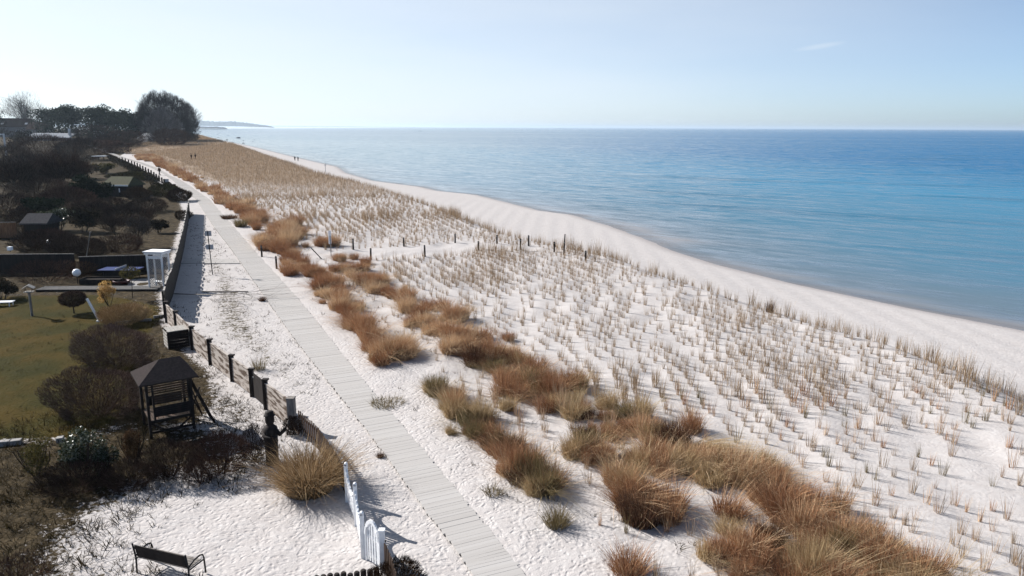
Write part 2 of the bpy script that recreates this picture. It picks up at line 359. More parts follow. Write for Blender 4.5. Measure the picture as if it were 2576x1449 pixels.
def seg_mesh(segs, rng):
    P0 = np.array([s[0] for s in segs]); P1 = np.array([s[1] for s in segs])
    return sticks(P0, P1, np.array([s[2] for s in segs]), np.array([s[3] for s in segs]), rng.uniform(0, 1, len(segs)))
def lobes_points(rng, n, w, d, h, nl, z0, shell=.55, flat_top=0.0):
    """points filling a crown made of nl overlapping clumps inside an ellipsoid w x d x h standing on z0"""
    cs = rng.normal(0, 1, (nl, 3)); cs /= np.linalg.norm(cs, axis=1, keepdims=True); cs *= rng.uniform(.25, .72, (nl, 1))
    k = rng.integers(0, nl, n); p = rng.normal(0, 1, (n, 3)); p /= np.linalg.norm(p, axis=1, keepdims=True)
    rad = rng.uniform(.28, .48, nl)[k][:, None] * (shell + (1 - shell) * rng.uniform(0, 1, (n, 1)))
    q = cs[k] + p * rad
    if flat_top: q[:, 2] = np.minimum(q[:, 2], flat_top + .12 * rng.uniform(-1, 1, n))
    return q * np.array([w / 2, d / 2, h / 2]) + np.array([0, 0, z0 + h / 2])
def plant(name, label, cat, p, wd, ht, kind, seed, group=None, n=None, dep=None, trunk=.0, leaf=None, m=None, th=None):
    """shrub or tree of a given width and height standing at p; its stems/trunk and its crown are parts"""
    rng = np.random.default_rng(seed); dep = dep or wd
    root = thing(name, label, cat, p, rng.uniform(-.3, .3), group)
    stem_name = 'trunk' if ('tree' in name or 'pine' in name) else 'stems'
    z0 = ht * trunk; ch = ht - z0
    if kind in ('bare', 'shrub', 'dome'):
        cnt = n or 2600; segs = []; ph = rng.uniform(0, 6.28, 6)
        if kind != 'shrub':
            segs = branching(rng, np.zeros(3), np.array([0, 0, 1.]), ht * .55, th or ht * .02, 3, 2, .36, .35)
        else:
            for _ in range(16):
                a = rng.uniform(0, 6.283); rr = rng.uniform(0, .3); e = np.array([math.cos(a) * .6 * wd / ht, math.sin(a) * .6 * dep / ht, 1.]); e /= np.linalg.norm(e)
                segs += branching(rng, np.array([math.cos(a) * rr * wd * .5, math.sin(a) * rr * dep * .5, -.05]), e, ht * rng.uniform(.5, .8), th or .014 * ht ** .5, 1, 2, .4, .3)
        mx_ = np.array([[abs(s[1][0]), abs(s[1][1]), s[1][2]] for s in segs]).max(0); q_ = .80 if kind == 'bare' else .74
        sc = np.array([wd / 2 * q_ / max(mx_[0], .01), dep / 2 * q_ / max(mx_[1], .01), ht * .9 / mx_[2]])
        segs = [(s[0] * sc, s[1] * sc, s[2], s[3], s[4]) for s in segs]
        V, Q, r = seg_mesh(segs, rng)
        link(stem_name, np_mesh(stem_name, V, Q, r), M['bark'] if kind != 'shrub' else (m or M['twig']), root)
        if kind == 'bare':
            ends = np.array([s[1] for s in segs if s[4] >= 1]); e = ends[rng.integers(0, len(ends), cnt // 3)] + rng.normal(0, .03 * ht, (cnt // 3, 3))
            P0 = np.concatenate([e, lobes_points(rng, cnt - cnt // 3, wd, dep, ch, 22, z0, .4)])
        else:                               # a full rounded body of twigs, uneven in outline
            zf = rng.uniform(.04, 1, cnt); an = rng.uniform(0, 6.283, cnt)
            lump = 1 + .10 * np.sin(3 * an + ph[0] + 3 * zf) + .07 * np.sin(5 * an + ph[1] - 4 * zf) + .05 * np.sin(9 * an + ph[2] + 7 * zf)
            if kind == 'dome': lump = 1 + (lump - 1) * 1.5
            if kind == 'dome': pr = np.sqrt(np.clip(1 - zf ** 3.2, 0, 1)) * (.72 + .28 * np.minimum(1, zf * 3))
            elif 'hedge' in name: pr = np.sqrt(np.clip(1 - zf ** 11, 0, 1)) * (.74 + .26 * np.minimum(1, zf * 2.4))
            else: pr = np.sqrt(np.clip(1 - zf ** 5, 0, 1)) * (.58 + .42 * np.minimum(1, zf * 2.4))
            rr = np.where(rng.uniform(0, 1, cnt) < .6, rng.uniform(.78, 1.02, cnt), np.sqrt(rng.uniform(0, 1, cnt))) * pr * lump
            P0 = np.stack([np.cos(an) * rr * wd / 2, np.sin(an) * rr * dep / 2, z0 + zf * ch * (.93 + .07 * np.sin(2 * an + ph[3]) + .05 * np.sin(4 * an * rr + ph[4]))], 1)
        c0 = np.array([0, 0, z0 + ch * .1])
        dr = P0 - c0; dr /= np.linalg.norm(dr, axis=1, keepdims=True) + 1e-9; dr += rng.normal(0, .45, dr.shape) + np.array([0, 0, .45]); dr /= np.linalg.norm(dr, axis=1, keepdims=True)
        Ls = rng.uniform(.05, .13, (len(P0), 1)) * (ht + wd) * (.24 if 'hedge' in name else .5)
        tw = (leaf or .0022 * ht + .004) * rng.uniform(.6, 1.3, len(P0))
        V, Q, r = sticks(P0 - dr * Ls * .5, P0 + dr * Ls * .5, tw, tw * .4, rng.uniform(0, 1, len(P0)))
        link('crown', np_mesh('crown', V, Q, r), m or M['twig'], root)
    else:                                   # leafy: 'leaf', 'pine', 'ball'
        cnt = n or 2600; segs = []
        if trunk > .08:
            segs = branching(rng, np.zeros(3), np.array([0, 0, 1.]), ht * (.8 if kind == 'pine' else .7), th or ht * .02, 1, 2, .5, .15)
        else:
            for _ in range(9):
                a = rng.uniform(0, 6.283); e = np.array([math.cos(a) * .5, math.sin(a) * .5, 1.]); e /= np.linalg.norm(e)
                segs += branching(rng, np.array([math.cos(a), math.sin(a), -.05]) * wd * .06, e, ht * .7, th or .02 * ht ** .5, 0, 1, .3)
        lim = np.array([wd * .36, dep * .36]); segs = [(np.append(np.clip(s[0][:2], -lim, lim), s[0][2]), np.append(np.clip(s[1][:2], -lim, lim), min(s[1][2], ht * .9)), s[2], s[3], s[4]) for s in segs]
        V, Q, r = seg_mesh(segs, rng); link(stem_name, np_mesh(stem_name, V, Q, r), M['bark'], root)
        if kind == 'ball':
            d_ = rng.normal(0, 1, (cnt, 3)); d_ /= np.linalg.norm(d_, axis=1, keepdims=True); d_ *= rng.uniform(.72, 1.03, (cnt, 1))
            P0 = d_ * np.array([wd / 2, dep / 2, ch / 2]) + np.array([0, 0, z0 + ch / 2])
        elif kind == 'pine':
            k2 = cnt // 2; zf = rng.uniform(.02, .8, k2); an = rng.uniform(0, 6.283, k2); rr = rng.uniform(.5, 1, k2) * (1 + .12 * np.sin(3 * an + 5 * zf))
            P0 = np.concatenate([lobes_points(rng, cnt - k2, wd, dep, ch * .75, 18, z0 + ch * .25, .5), np.stack([np.cos(an) * rr * wd * .47, np.sin(an) * rr * dep * .47, z0 + zf * ch], 1)])
        else: P0 = lobes_points(rng, cnt, wd, dep, ch, 11, z0, .5)
        V, Q, r = leaves(rng, P0, leaf or .05 * (ht + wd) * .5)
        link('crown', np_mesh('crown', V, Q, r), m or M['olive'], root)
    return root
def plant_px(name, label, cat, u, vb, wpx, hpx, kind, seed, **k):
    p = pt(u, vb); s = mpp(p)
    return plant(name, label, cat, p, wpx * s, max(.3, up_m(p, vb - hpx)) if 'hm' not in k else k.pop('hm'), kind, seed, **k)

# ------------------------------------------------------------------ the ground: one sheet, masks for lawn, soil and wet sand
def poly_sd(x, y, poly):                  # signed distance, positive inside
    d = np.full(x.shape, 1e9); ins = np.zeros(x.shape, bool); n = len(poly)
    for i in range(n):
        ax, ay = poly[i]; bx, by = poly[(i + 1) % n]; ex, ey = bx - ax, by - ay
        t = np.clip(((x - ax) * ex + (y - ay) * ey) / (ex * ex + ey * ey + 1e-9), 0, 1)
        d = np.minimum(d, np.hypot(x - ax - t * ex, y - ay - t * ey))
        c = ((ay > y) != (by > y)) & (x < (bx - ax) * (y - ay) / (by - ay + 1e-12) + ax); ins ^= c
    return np.where(ins, d, -d)
def pw(px): return [tuple(pt(u, v)[:2]) for u, v in px]
ys = [-30, -15, 0, 6]; y = 10.0
while y < 2200:
    ys.append(y); y += .32 if y < 72 else .32 * (y / 72) ** 1.55
ys = np.array(ys)
so_ = np.concatenate([-np.geomspace(76, 1500, 45)[::-1], np.arange(-75, 22, .36), np.geomspace(22.2, 80, 30)])
Yg, Sg = np.meshgrid(ys, so_, indexing='ij'); Xg = xD(Yg) + Sg; Zg = T(Xg, Yg)
ny, nx = Yg.shape; idx = np.arange(ny * nx).reshape(ny, nx)
Qg = np.stack([idx[:-1, :-1], idx[:-1, 1:], idx[1:, 1:], idx[1:, :-1]], -1).reshape(-1, 4)
gme = np_mesh('ground', np.stack([Xg, Yg, Zg], -1).reshape(-1, 3), Qg, None, True)
lawn_p = pw([(-120, 745), (60, 742), (215, 736), (330, 748), (414, 768), (418, 800), (395, 830), (400, 880), (360, 900), (355, 1000), (300, 1075), (200, 1112), (0, 1118), (-200, 1120)])
soil_p = pw([(-300, 1075), (0, 1072), (200, 1066), (300, 1040), (400, 1020), (520, 1050), (640, 1075), (690, 1170), (640, 1205), (540, 1215), (430, 1222), (330, 1280), (300, 1310), (262, 1370), (330, 1449), (420, 1600), (-500, 1600)])
gard_p = pw([(-400, 325.5), (0, 326), (300, 340), (490, 352), (380, 366), (335, 378), (300, 397), (398, 452), (462, 502), (476, 535), (440, 690), (418, 765), (330, 748), (60, 742), (-150, 745)])
strip_p = pw([(414, 768), (425, 815), (500, 895), (590, 960), (672, 1035), (735, 1080), (690, 1160), (640, 1080), (520, 1060), (420, 1045), (355, 1000), (360, 900), (400, 880), (395, 830), (380, 800)])
litter_p = pw([(482, 560), (520, 580), (570, 640), (640, 740), (700, 850), (800, 960), (800, 1010), (740, 1010), (640, 930), (500, 830), (515, 700)])
def gm(poly, a, b): return sst(poly_sd(Xg, Yg, poly), a, b).ravel()
lawn = gm(lawn_p, -.3, .9); soil = np.maximum(gm(soil_p, -1.6, 3.0) * .88, gm(gard_p, -.4, 1.5) * .95)
left_p = pw([(-400, 1118), (0, 1118), (300, 1080), (520, 1068), (560, 1000), (545, 932), (500, 897), (425, 816), (419, 765), (400, 690), (-300, 690)])
soil = np.maximum(soil, gm(left_p, -.3, .8) * .85); soil = np.maximum(soil, gm(strip_p, -.4, 1.0) * .55)
litter = gm(litter_p, -1.5, 2.0) * .72
litter = np.maximum(litter, (sst(Xg - xR(Yg), 1.0, 3.0) * sst(xB(Yg) + 1 - Xg, 0, 2)).ravel() * .42)
hinter = (sst(-(Xg - xL(Yg)), 2, 9) * sst(Yg, 110, 150)).ravel(); soil = np.maximum(soil, hinter * .9)
dn = (sst(Xg - xR(Yg), 3, 8) * sst(xD(Yg) + 1 - Xg, -1, 2) * sst(Yg, 85, 170)).ravel() * .85
wet = (sst(Xg - xS(Yg), -2.6 - .012 * Yg.min(), .1)).ravel()
for nm, arr in (('lawn', lawn), ('soil', soil), ('litter', litter), ('wet', wet), ('thatch', dn), ('smooth', (sst(Xg - xR(Yg), 2.5, 7) * (1 - .35 * sst(Xg - xD(Yg), 1, 5))).ravel())):
    at = gme.attributes.new(nm, 'FLOAT', 'POINT'); at.data.foreach_set('value', arr.astype(np.float32))
def ground_mat():
    m = bpy.data.materials.new('sand_and_soil'); m.use_nodes = True; n = m.node_tree; L = n.links; b = n.nodes['Principled BSDF']
    b.inputs['Roughness'].default_value = .9; b.inputs['Specular IOR Level'].default_value = .03
    t = n.nodes.new('ShaderNodeTexCoord')
    def noise(s, det=4, ro=.55, st=None):
        x = n.nodes.new('ShaderNodeTexNoise'); x.inputs['Scale'].default_value = s; x.inputs['Detail'].default_value = det; x.inputs['Roughness'].default_value = ro
        if st:
            q = n.nodes.new('ShaderNodeMapping'); q.inputs['Scale'].default_value = st; L.new(t.outputs['Object'], q.inputs[0]); L.new(q.outputs[0], x.inputs['Vector'])
        else: L.new(t.outputs['Object'], x.inputs['Vector'])
        return x.outputs[0]
    def attr(k): a = n.nodes.new('ShaderNodeAttribute'); a.attribute_name = k; return a.outputs['Fac']
    def mth(op, a, b_=None, c=None, cl=False):
        q = n.nodes.new('ShaderNodeMath'); q.operation = op; q.use_clamp = cl
        for i, v in enumerate((a, b_, c)):
            if v is None: continue
            if isinstance(v, (int, float)): q.inputs[i].default_value = v
            else: L.new(v, q.inputs[i])
        return q.outputs[0]
    def ramp(f, stops):
        r = n.nodes.new('ShaderNodeValToRGB'); e = r.color_ramp.elements
        while len(e) < len(stops): e.new(.5)
        for i, (p, c) in enumerate(stops): e[i].position = p; e[i].color = (*c, 1)
        L.new(f, r.inputs[0]); return r.outputs[0]
    def mix(f, a, b_):
        q = n.nodes.new('ShaderNodeMix'); q.data_type = 'RGBA'
        for k, v in (('Factor', f), ('A', a), ('B', b_)):
            if isinstance(v, tuple): q.inputs[k].default_value = (*v, 1)
            else: L.new(v, q.inputs[k])
        return q.outputs['Result']
    big = noise(.35, 5); mid = noise(2.2, 5, .6); fine = noise(7.0, 4, .6)
    sand = ramp(mid, [(.3, (.395, .366, .350)), (.55, (.435, .408, .392)), (.75, (.465, .442, .427))])
    sand = mix(mth('MULTIPLY', attr('wet'), .75, cl=True), sand, (.27, .245, .24))
    grass = ramp(big, [(.28, (.014, .017, .003)), (.45, (.028, .024, .0035)), (.60, (.050, .032, .005)), (.8, (.024, .024, .004))])
    grass = mix(mth('MULTIPLY', fine, .35), grass, (.055, .043, .010))
    soilc = ramp(mid, [(.3, (.018, .014, .009)), (.5, (.040, .030, .017)), (.7, (.085, .064, .038))])
    thr = mth('ADD', mth('MULTIPLY', fine, .55), mth('MULTIPLY', mid, .45))        # breaks every mask edge into blades and clods
    def cut(a, k=9.0, off=.5): return mth('MULTIPLY_ADD', mth('SUBTRACT', mth('ADD', attr(a), mth('MULTIPLY', mth('SUBTRACT', thr, .5), 1.9)), off), k, 0.0, cl=True)
    c = mix(cut('litter', 6, .62), sand, (.10, .085, .06))
    c = mix(mth('MULTIPLY', cut('thatch', 3, .35), .8), c, (.21, .145, .085))
    c = mix(cut('soil', 6), c, soilc)
    c = mix(cut('lawn', 5), c, grass)
    L.new(c, b.inputs['Base Color'])
    # trodden sand: pits the size of footprints
    v = n.nodes.new('ShaderNodeTexVoronoi'); v.inputs['Scale'].default_value = 5.5; v.feature = 'SMOOTH_F1'; v.inputs['Smoothness'].default_value = .6
    wv = n.nodes.new('ShaderNodeMapping'); wn = n.nodes.new('ShaderNodeTexNoise'); wn.inputs['Scale'].default_value = 1.5
    mxv = n.nodes.new('ShaderNodeVectorMath'); mxv.operation = 'MULTIPLY_ADD'; mxv.inputs[1].default_value = (.6, .6, .6)
    L.new(t.outputs['Object'], wn.inputs['Vector']); L.new(wn.outputs['Color'], mxv.inputs[0]); L.new(t.outputs['Object'], mxv.inputs[2]); L.new(mxv.outputs[0], v.inputs['Vector'])
    pit = mth('MULTIPLY', mth('MULTIPLY_ADD', v.outputs['Distance'], 2.6, -.35, True), .40)
    hgt = mth('ADD', pit, mth('MULTIPLY', fine, .36)); hgt = mth('ADD', hgt, mth('MULTIPLY', noise(20, 3), .22)); hgt = mth('ADD', hgt, mth('MULTIPLY', noise(1.1, 2), .25))
    bp = n.nodes.new('ShaderNodeBump'); bp.inputs['Strength'].default_value = .85; bp.inputs['Distance'].default_value = .11
    L.new(mth('MULTIPLY_ADD', attr('smooth'), -.36, .54), bp.inputs['Strength'])
    L.new(hgt, bp.inputs['Height']); L.new(bp.outputs[0], b.inputs['Normal'])
    return m
M['ground'] = ground_mat()
tag(link('ground', gme, M['ground']), 'white sand with footprints, dark soil and brownish lawn', kind='structure')

# ------------------------------------------------------------------ the sea
cols = np.concatenate([-np.geomspace(50, 60000, 30)[::-1], np.linspace(-30, 30, 61), np.geomspace(33, 60000, 60)])
rows = np.concatenate([[-300, -100, 0], np.linspace(20, 300, 141), np.geomspace(306, 60000, 90)])
Ys, Ss = np.meshgrid(rows, cols, indexing='ij'); Xs = xS(Ys) + Ss
idx = np.arange(Ys.size).reshape(Ys.shape); Qs = np.stack([idx[:-1, :-1], idx[:-1, 1:], idx[1:, 1:], idx[1:, :-1]], -1).reshape(-1, 4)
sme = np_mesh('sea', np.stack([Xs, Ys, np.full(Xs.shape, -2.0)], -1).reshape(-1, 3), Qs, None, True)
at = sme.attributes.new('off', 'FLOAT', 'POINT'); at.data.foreach_set('value', np.clip(Ss, -5, 400).ravel().astype(np.float32))
# sheltered water close under the coast lies calm; out in the bay the breeze ruffles it
ang = np.degrees(np.arctan2(Xs, Ys)); calm = np.clip(1 - sst(ang, -10, 34) + .0 * Ss, 0, 1)
at = sme.attributes.new('calm', 'FLOAT', 'POINT'); at.data.foreach_set('value', calm.ravel().astype(np.float32))
def sea_mat():
    m = bpy.data.materials.new('sea_water'); m.use_nodes = True; n = m.node_tree; L = n.links; n.nodes.remove(n.nodes['Principled BSDF'])
    g = n.nodes.new('ShaderNodeNewGeometry')
    def noise(lx, ly, det=3, rot=-43.0):       # wave-like noise: long along the crests, short across them
        q = n.nodes.new('ShaderNodeMapping'); q.vector_type = 'TEXTURE'; q.inputs['Scale'].default_value = (lx, ly, 1); q.inputs['Rotation'].default_value = (0, 0, R(rot)); x = n.nodes.new('ShaderNodeTexNoise')
        x.inputs['Scale'].default_value = 1.0; x.inputs['Detail'].default_value = det; L.new(g.outputs['Position'], q.inputs[0]); L.new(q.outputs[0], x.inputs['Vector']); return x.outputs[0]
    def mth(op, a, b_=None, c=None, cl=False):
        q = n.nodes.new('ShaderNodeMath'); q.operation = op; q.use_clamp = cl
        for i, v in enumerate((a, b_, c)):
            if v is None: continue
            if isinstance(v, (int, float)): q.inputs[i].default_value = v
            else: L.new(v, q.inputs[i])
        return q.outputs[0]
    def attr(k): a = n.nodes.new('ShaderNodeAttribute'); a.attribute_name = k; return a.outputs['Fac']
    off, cal = attr('off'), attr('calm')
    slick = noise(1100, 130, 4, -14); slick2 = noise(70, 16, 4, -25)
    rip = mth('ADD', mth('SUBTRACT', noise(3.6, .9, 2, -43), .5), mth('MULTIPLY', mth('SUBTRACT', noise(14, 2.6, 3, -36), .5), 1.1))
    bp = n.nodes.new('ShaderNodeBump'); bp.inputs['Distance'].default_value = .30
    L.new(rip, bp.inputs['Height']); L.new(mth('MULTIPLY_ADD', cal, -.75, .85), bp.inputs['Strength'])
    # depth: pale sand bottom shows through near the beach, deep blue further out, with darker weed patches
    r = n.nodes.new('ShaderNodeValToRGB'); e = r.color_ramp.elements
    for p, c in ((0, (.22, .22, .23)), (.018, (.11, .15, .185)), (.10, (.065, .155, .225)), (.42, (.045, .175, .285)), (1, (.014, .115, .245))):
        k = e[0] if p == 0 else (e[len(e) - 1] if p == 1 else e.new(p)); k.position = p; k.color = (*c, 1)
    L.new(mth('DIVIDE', mth('ADD', off, mth('MULTIPLY', mth('SUBTRACT', slick2, .5), 22)), 260, cl=True), r.inputs[0])
    wd = n.nodes.new('ShaderNodeMix'); wd.data_type = 'RGBA'; L.new(mth('MULTIPLY', mth('MULTIPLY_ADD', slick2, 6, -3.2, True), .45), wd.inputs['Factor']); L.new(r.outputs[0], wd.inputs['A']); wd.inputs['B'].default_value = (.004, .075, .14, 1)
    df = n.nodes.new('ShaderNodeBsdfDiffuse'); L.new(wd.outputs['Result'], df.inputs[0])
    gl = n.nodes.new('ShaderNodeBsdfGlossy'); L.new(bp.outputs[0], gl.inputs['Normal']); L.new(mth('MULTIPLY_ADD', cal, -.14, .22), gl.inputs['Roughness'])
    fr = n.nodes.new('ShaderNodeFresnel'); fr.inputs['IOR'].default_value = 1.33
    # wave slopes keep the mirror from ever closing at grazing angles; calm slicks reflect more
    lim = mth('MULTIPLY_ADD', mth('ADD', cal, mth('MULTIPLY', mth('MULTIPLY_ADD', slick, 5, -2.5, True), .34)), .66, .27, True)
    lim = mth('MULTIPLY', lim, mth('MULTIPLY_ADD', rip, mth('MULTIPLY_ADD', cal, -4.6, 6.0), 1.0))
    lim = mth('MAXIMUM', lim, 0.03)
    ms = n.nodes.new('ShaderNodeMixShader'); L.new(mth('MULTIPLY', mth('MULTIPLY_ADD', mth('MINIMUM', fr.outputs[0], .9), .68, .28), lim, None, True), ms.inputs[0]); L.new(df.outputs[0], ms.inputs[1]); L.new(gl.outputs[0], ms.inputs[2])
    tr = n.nodes.new('ShaderNodeBsdfTransparent'); m3 = n.nodes.new('ShaderNodeMixShader')
    L.new(mth('MULTIPLY_ADD', off, -.16, .42, True), m3.inputs[0]); L.new(ms.outputs[0], m3.inputs[1]); L.new(tr.outputs[0], m3.inputs[2])
    L.new(m3.outputs[0], n.nodes['Material Output'].inputs['Surface']); return m
tag(link('sea', sme, sea_mat()), 'calm blue sea, pale near the coast', kind='structure')

# ------------------------------------------------------------------ boardwalk: planks laid across the run
def plank_mat():
    m = leaf_mat('sandy_planks', [(.355, .336, .317), (.39, .371, .352), (.415, .398, .38)], 0.0, objvar=0); return m
def boardwalk():
    yy = np.linspace(8, 300, 4000); cx = (xL(yy) + xR(yy)) / 2
    s = np.concatenate([[0], np.cumsum(np.hypot(np.diff(cx), np.diff(yy)))])
    rng = np.random.default_rng(4); V = []; Q = []; r = []; k = 0; st = 0.0
    pos = []
    while st < s[-1] - 1:
        y0 = float(np.interp(st, s, yy)); pos.append((st, y0)); st += .148 if y0 < 85 else .6
    for a, y0 in pos:
        ln = .1425 if y0 < 85 else .585
        x0 = float((xL(y0) + xR(y0)) / 2); dx = float((xL(y0 + .5) + xR(y0 + .5)) / 2) - x0; dl = math.hypot(dx, .5); tx, ty = dx / dl, .5 / dl
        wdt = (float(xR(y0)) - float(xL(y0))) * ty / 2 + rng.normal(0, .012)
        sh = rng.normal(0, .018); z1 = float(G(y0)) + .085 + rng.normal(0, .002); z0 = z1 - .05
        nx_, ny_ = ty, -tx
        c = [(x0 + nx_ * (e * wdt + sh) + tx * f * ln / 2, y0 + ny_ * (e * wdt + sh) + ty * f * ln / 2) for e, f in ((-1, -1), (1, -1), (1, 1), (-1, 1))]
        V += [(*p, z0) for p in c] + [(*p, z1) for p in c]
        Q += [(k + 4, k + 5, k + 6, k + 7), (k, k + 1, k + 5, k + 4), (k + 1, k + 2, k + 6, k + 5), (k + 2, k + 3, k + 7, k + 6), (k + 3, k, k + 4, k + 7)]
        r += [min(1, max(0, rng.normal(.5, .2)))] * 8; k += 8
    o = link('boardwalk', np_mesh('boardwalk', np.array(V), np.array(Q), np.array(r)), plank_mat())
    tag(o, 'pale plank boardwalk curving along the dunes', kind='structure')
boardwalk()

# ------------------------------------------------------------------ marram clumps and planted tufts
def protos(prefix, mats, count, fn):
    out = {}
    for mk in mats:
        out[mk] = []
        for i in range(count):
            V, Q, r = fn(np.random.default_rng(100 + i)); me = np_mesh(prefix, V, Q, r); me.materials.append(M[mk]); out[mk].append((me, V, Q, r))
    return out
def clump_blades(g):
    rd = g.uniform(.30, .46); A = blades(g, 620, rd, .45, g.uniform(.9, 1.25), g.uniform(.4, .8), g.uniform(.15, .5), .0155, 3); B = blades(g, 150, rd * 1.1, .6, 1.25, 1.2, .85, .0145, 4, (g.normal(0, .3), g.normal(0, .3)))
    return join([(A[0], A[1], A[2] * .75), (B[0], B[1], .55 + .45 * B[2])])
CL = protos('grass_clump', ['marram', 'marram_dark', 'marram_green', 'straw'], 7, clump_blades)
TU = protos('grass_tuft', ['tuft', 'marram', 'marram_green'], 7, lambda g: blades(g, int(g.integers(14, 34)), float(g.uniform(.07, .18)), .40, 1.0, .28, .15, .0155, 2))
def along(poly, hw, n, rng):
    P_ = np.array(poly, float); seg = np.hypot(*np.diff(P_, axis=0).T); s = np.concatenate([[0], np.cumsum(seg)]); out = []
    for t in (np.arange(n) + rng.uniform(0, 1, n)) / n * s[-1]:
        i = min(len(seg) - 1, int(np.searchsorted(s, t, 'right') - 1)); f = (t - s[i]) / seg[i]; d = (P_[i + 1] - P_[i]) / seg[i]
        q = P_[i] + (P_[i + 1] - P_[i]) * f + np.array([-d[1], d[0]]) * rng.normal(0, hw * .55); out.append(tuple(q))
    return out
rng = np.random.default_rng(11); clumps = []
for poly, hw, n, sc in (
    ([(705, 660), (745, 668), (800, 700), (850, 752), (885, 797), (915, 850), (960, 885), (1030, 905)], 20, 64, 1.0),
    ([(840, 672), (893, 678), (948, 712), (995, 745), (1030, 790), (1080, 800), (1130, 840), (1200, 880), (1260, 915), (1330, 960), (1420, 1010)], 27, 86, 1.0),
    ([(1250, 945), (1350, 975), (1430, 1030), (1520, 1070), (1600, 1110), (1700, 1155), (1800, 1200), (1900, 1245), (1980, 1290), (2060, 1340), (2150, 1380), (2240, 1430), (2350, 1500)], 44, 104, .86),
    ([(1560, 1190), (1600, 1250), (1640, 1300), (1700, 1290)], 34, 13, .9), ([(1800, 1370), (1850, 1420), (1900, 1440), (1960, 1350)], 36, 14, .8), ([(1450, 1120), (1530, 1170)], 30, 8, .8),
    ([(2000, 1420), (2100, 1470), (2250, 1540)], 46, 15, .95), ([(1085, 975), (1120, 1010), (1160, 1050), (1210, 1085), (1250, 1130), (1290, 1175), (1330, 1215), (1390, 1240)], 26, 36, .8),
    ([(650, 610), (690, 620), (735, 612), (760, 600), (690, 580)], 15, 26, 1.5), ([(800, 618), (840, 612)], 8, 6, 1.2), ([(470, 452), (520, 480), (560, 505), (610, 530), (660, 560)], 13, 70, 1.25),
    ([(345, 398), (390, 408), (430, 430), (475, 455)], 9, 70, 1.5)):
    for q in along(poly, hw * 1.25, int(n * 1.35), rng): clumps.append((pt(*q), sc * rng.choice([rng.uniform(.35, .7), rng.uniform(.75, 1.25)], p=[.36, .64])))
clumps = [c for c in clumps if c[0].x > xR(c[0].y) + .8]
clumps.sort(key=lambda c: c[0].y)
def mass(name, items, label, cat, m):
    """everything past the individuals joined in one mesh; items = (verts, quads, rnd, pos, scale, rot)"""
    Vs = []; Qs = []; rs = []; k = 0
    for V, Q, r, p, sc, a in items:
        c_, s_ = math.cos(a) * sc[0], math.sin(a) * sc[0]
        Vs.append(np.stack([V[:, 0] * c_ - V[:, 1] * s_ + p[0], V[:, 0] * s_ + V[:, 1] * c_ + p[1], V[:, 2] * sc[1] + p[2]], 1)); Qs.append(Q + k); rs.append(r); k += len(V)
    if not Vs: return
    o = link(name, np_mesh(name, np.concatenate(Vs), np.concatenate(Qs), np.concatenate(rs)), m)
    return tag(o, label, cat, kind='stuff')
nshown = 0; rest = []
for p, s in clumps:
    mk = rng.choice(['marram', 'marram', 'marram', 'marram', 'marram_green', 'marram_dark', 'straw'], p=[.17, .17, .17, .17, .08, .08, .16])
    me, V, Q, r = CL[mk][int(rng.integers(0, 7))]; a = rng.uniform(0, 6.28); zs = s * rng.uniform(.75, 1.15)
    if nshown < 296 and p.y < 120:
        o = link('grass_clump', me, None); o.location = p; o.rotation_euler = (rng.normal(.04, .13), rng.normal(.06, .13), a); o.scale = (s, s, zs); nshown += 1
        tag(o, {'marram': 'bushy rust brown grass clump in the band beside the planted rows', 'marram_green': 'bushy olive green grass clump among the rust brown clumps', 'marram_dark': 'bushy dark brown grass clump among the lighter brown clumps', 'straw': 'bushy pale straw grass clump among the rust brown clumps'}[mk], 'grass clump', 'bushy grass clumps along the boardwalk')
    else:                                 # the farther clumps: each with its own tone
        if p.y >= 100: V, Q, r = blades(np.random.default_rng(int(p.y * 10)), 200, .5, .45, 1.05, .75, .5, .045, 3)
        rest.append((V, Q, np.clip(r * .5 + rng.uniform(-.25, .6), 0, 1), p, (s, zs), a))
far_items = []
cross = np.array([pt(*q)[:2] for q in ((655, 650), (700, 642), (890, 630), (1016, 621), (1145, 612), (1250, 613), (1345, 620), (1480, 655), (1394, 634), (1309, 628), (1204, 630), (1069, 645), (933, 655), (760, 668), (700, 676))])
# lattice of planted tufts running with the coast
tp = []
off = .2
while off < 34:                           # rows run parallel to the seaward edge of the dune
    y = 4.0 + rng.uniform(0, .5); ph = rng.uniform(0, 6)
    while y < 95:
        x = float(xD(y)) + .9 - off + .12 * math.sin(.3 * y + ph)
        if x > float(xR(y)) + 2.5: tp.append((x + rng.normal(0, .07), y + rng.normal(0, .09)))
        y += .60
    off += .92
off = .2
while off < 60:
    y = 95 + rng.uniform(0, .6)
    while y < 560:
        x = float(xD(y)) + .9 - off
        if x > float(xR(y)) + 2.5: tp.append((x + rng.normal(0, .2), y + rng.normal(0, .2)))
        y += .60 * (y / 95) ** .8
    off += .95
tp = np.array(tp)
dens = .5 + .28 * np.sin(.33 * tp[:, 0] + .21 * tp[:, 1]) * np.sin(.27 * tp[:, 1] - .4 * tp[:, 0] + 1) + .25 * np.sin(.11 * tp[:, 0] - .17 * tp[:, 1])
keep = rng.uniform(0, 1, len(tp)) < np.clip(.74 + .6 * (dens - .4) + .3 * sst(tp[:, 1], 80, 150), .35, 1)
inb = (tp[:, 0] > xB(tp[:, 1]) - .6) | (rng.uniform(0, 1, len(tp)) < .5 * sst(tp[:, 0] - xR(tp[:, 1]), 2.5, 5))
out = poly_sd(tp[:, 0], tp[:, 1], cross) < .1
edge = tp[:, 0] < xD(tp[:, 1]) + .9
ok = keep & inb & out & edge & (tp[:, 0] > xR(tp[:, 1]) + 3); tp, dens = tp[ok], dens[ok]
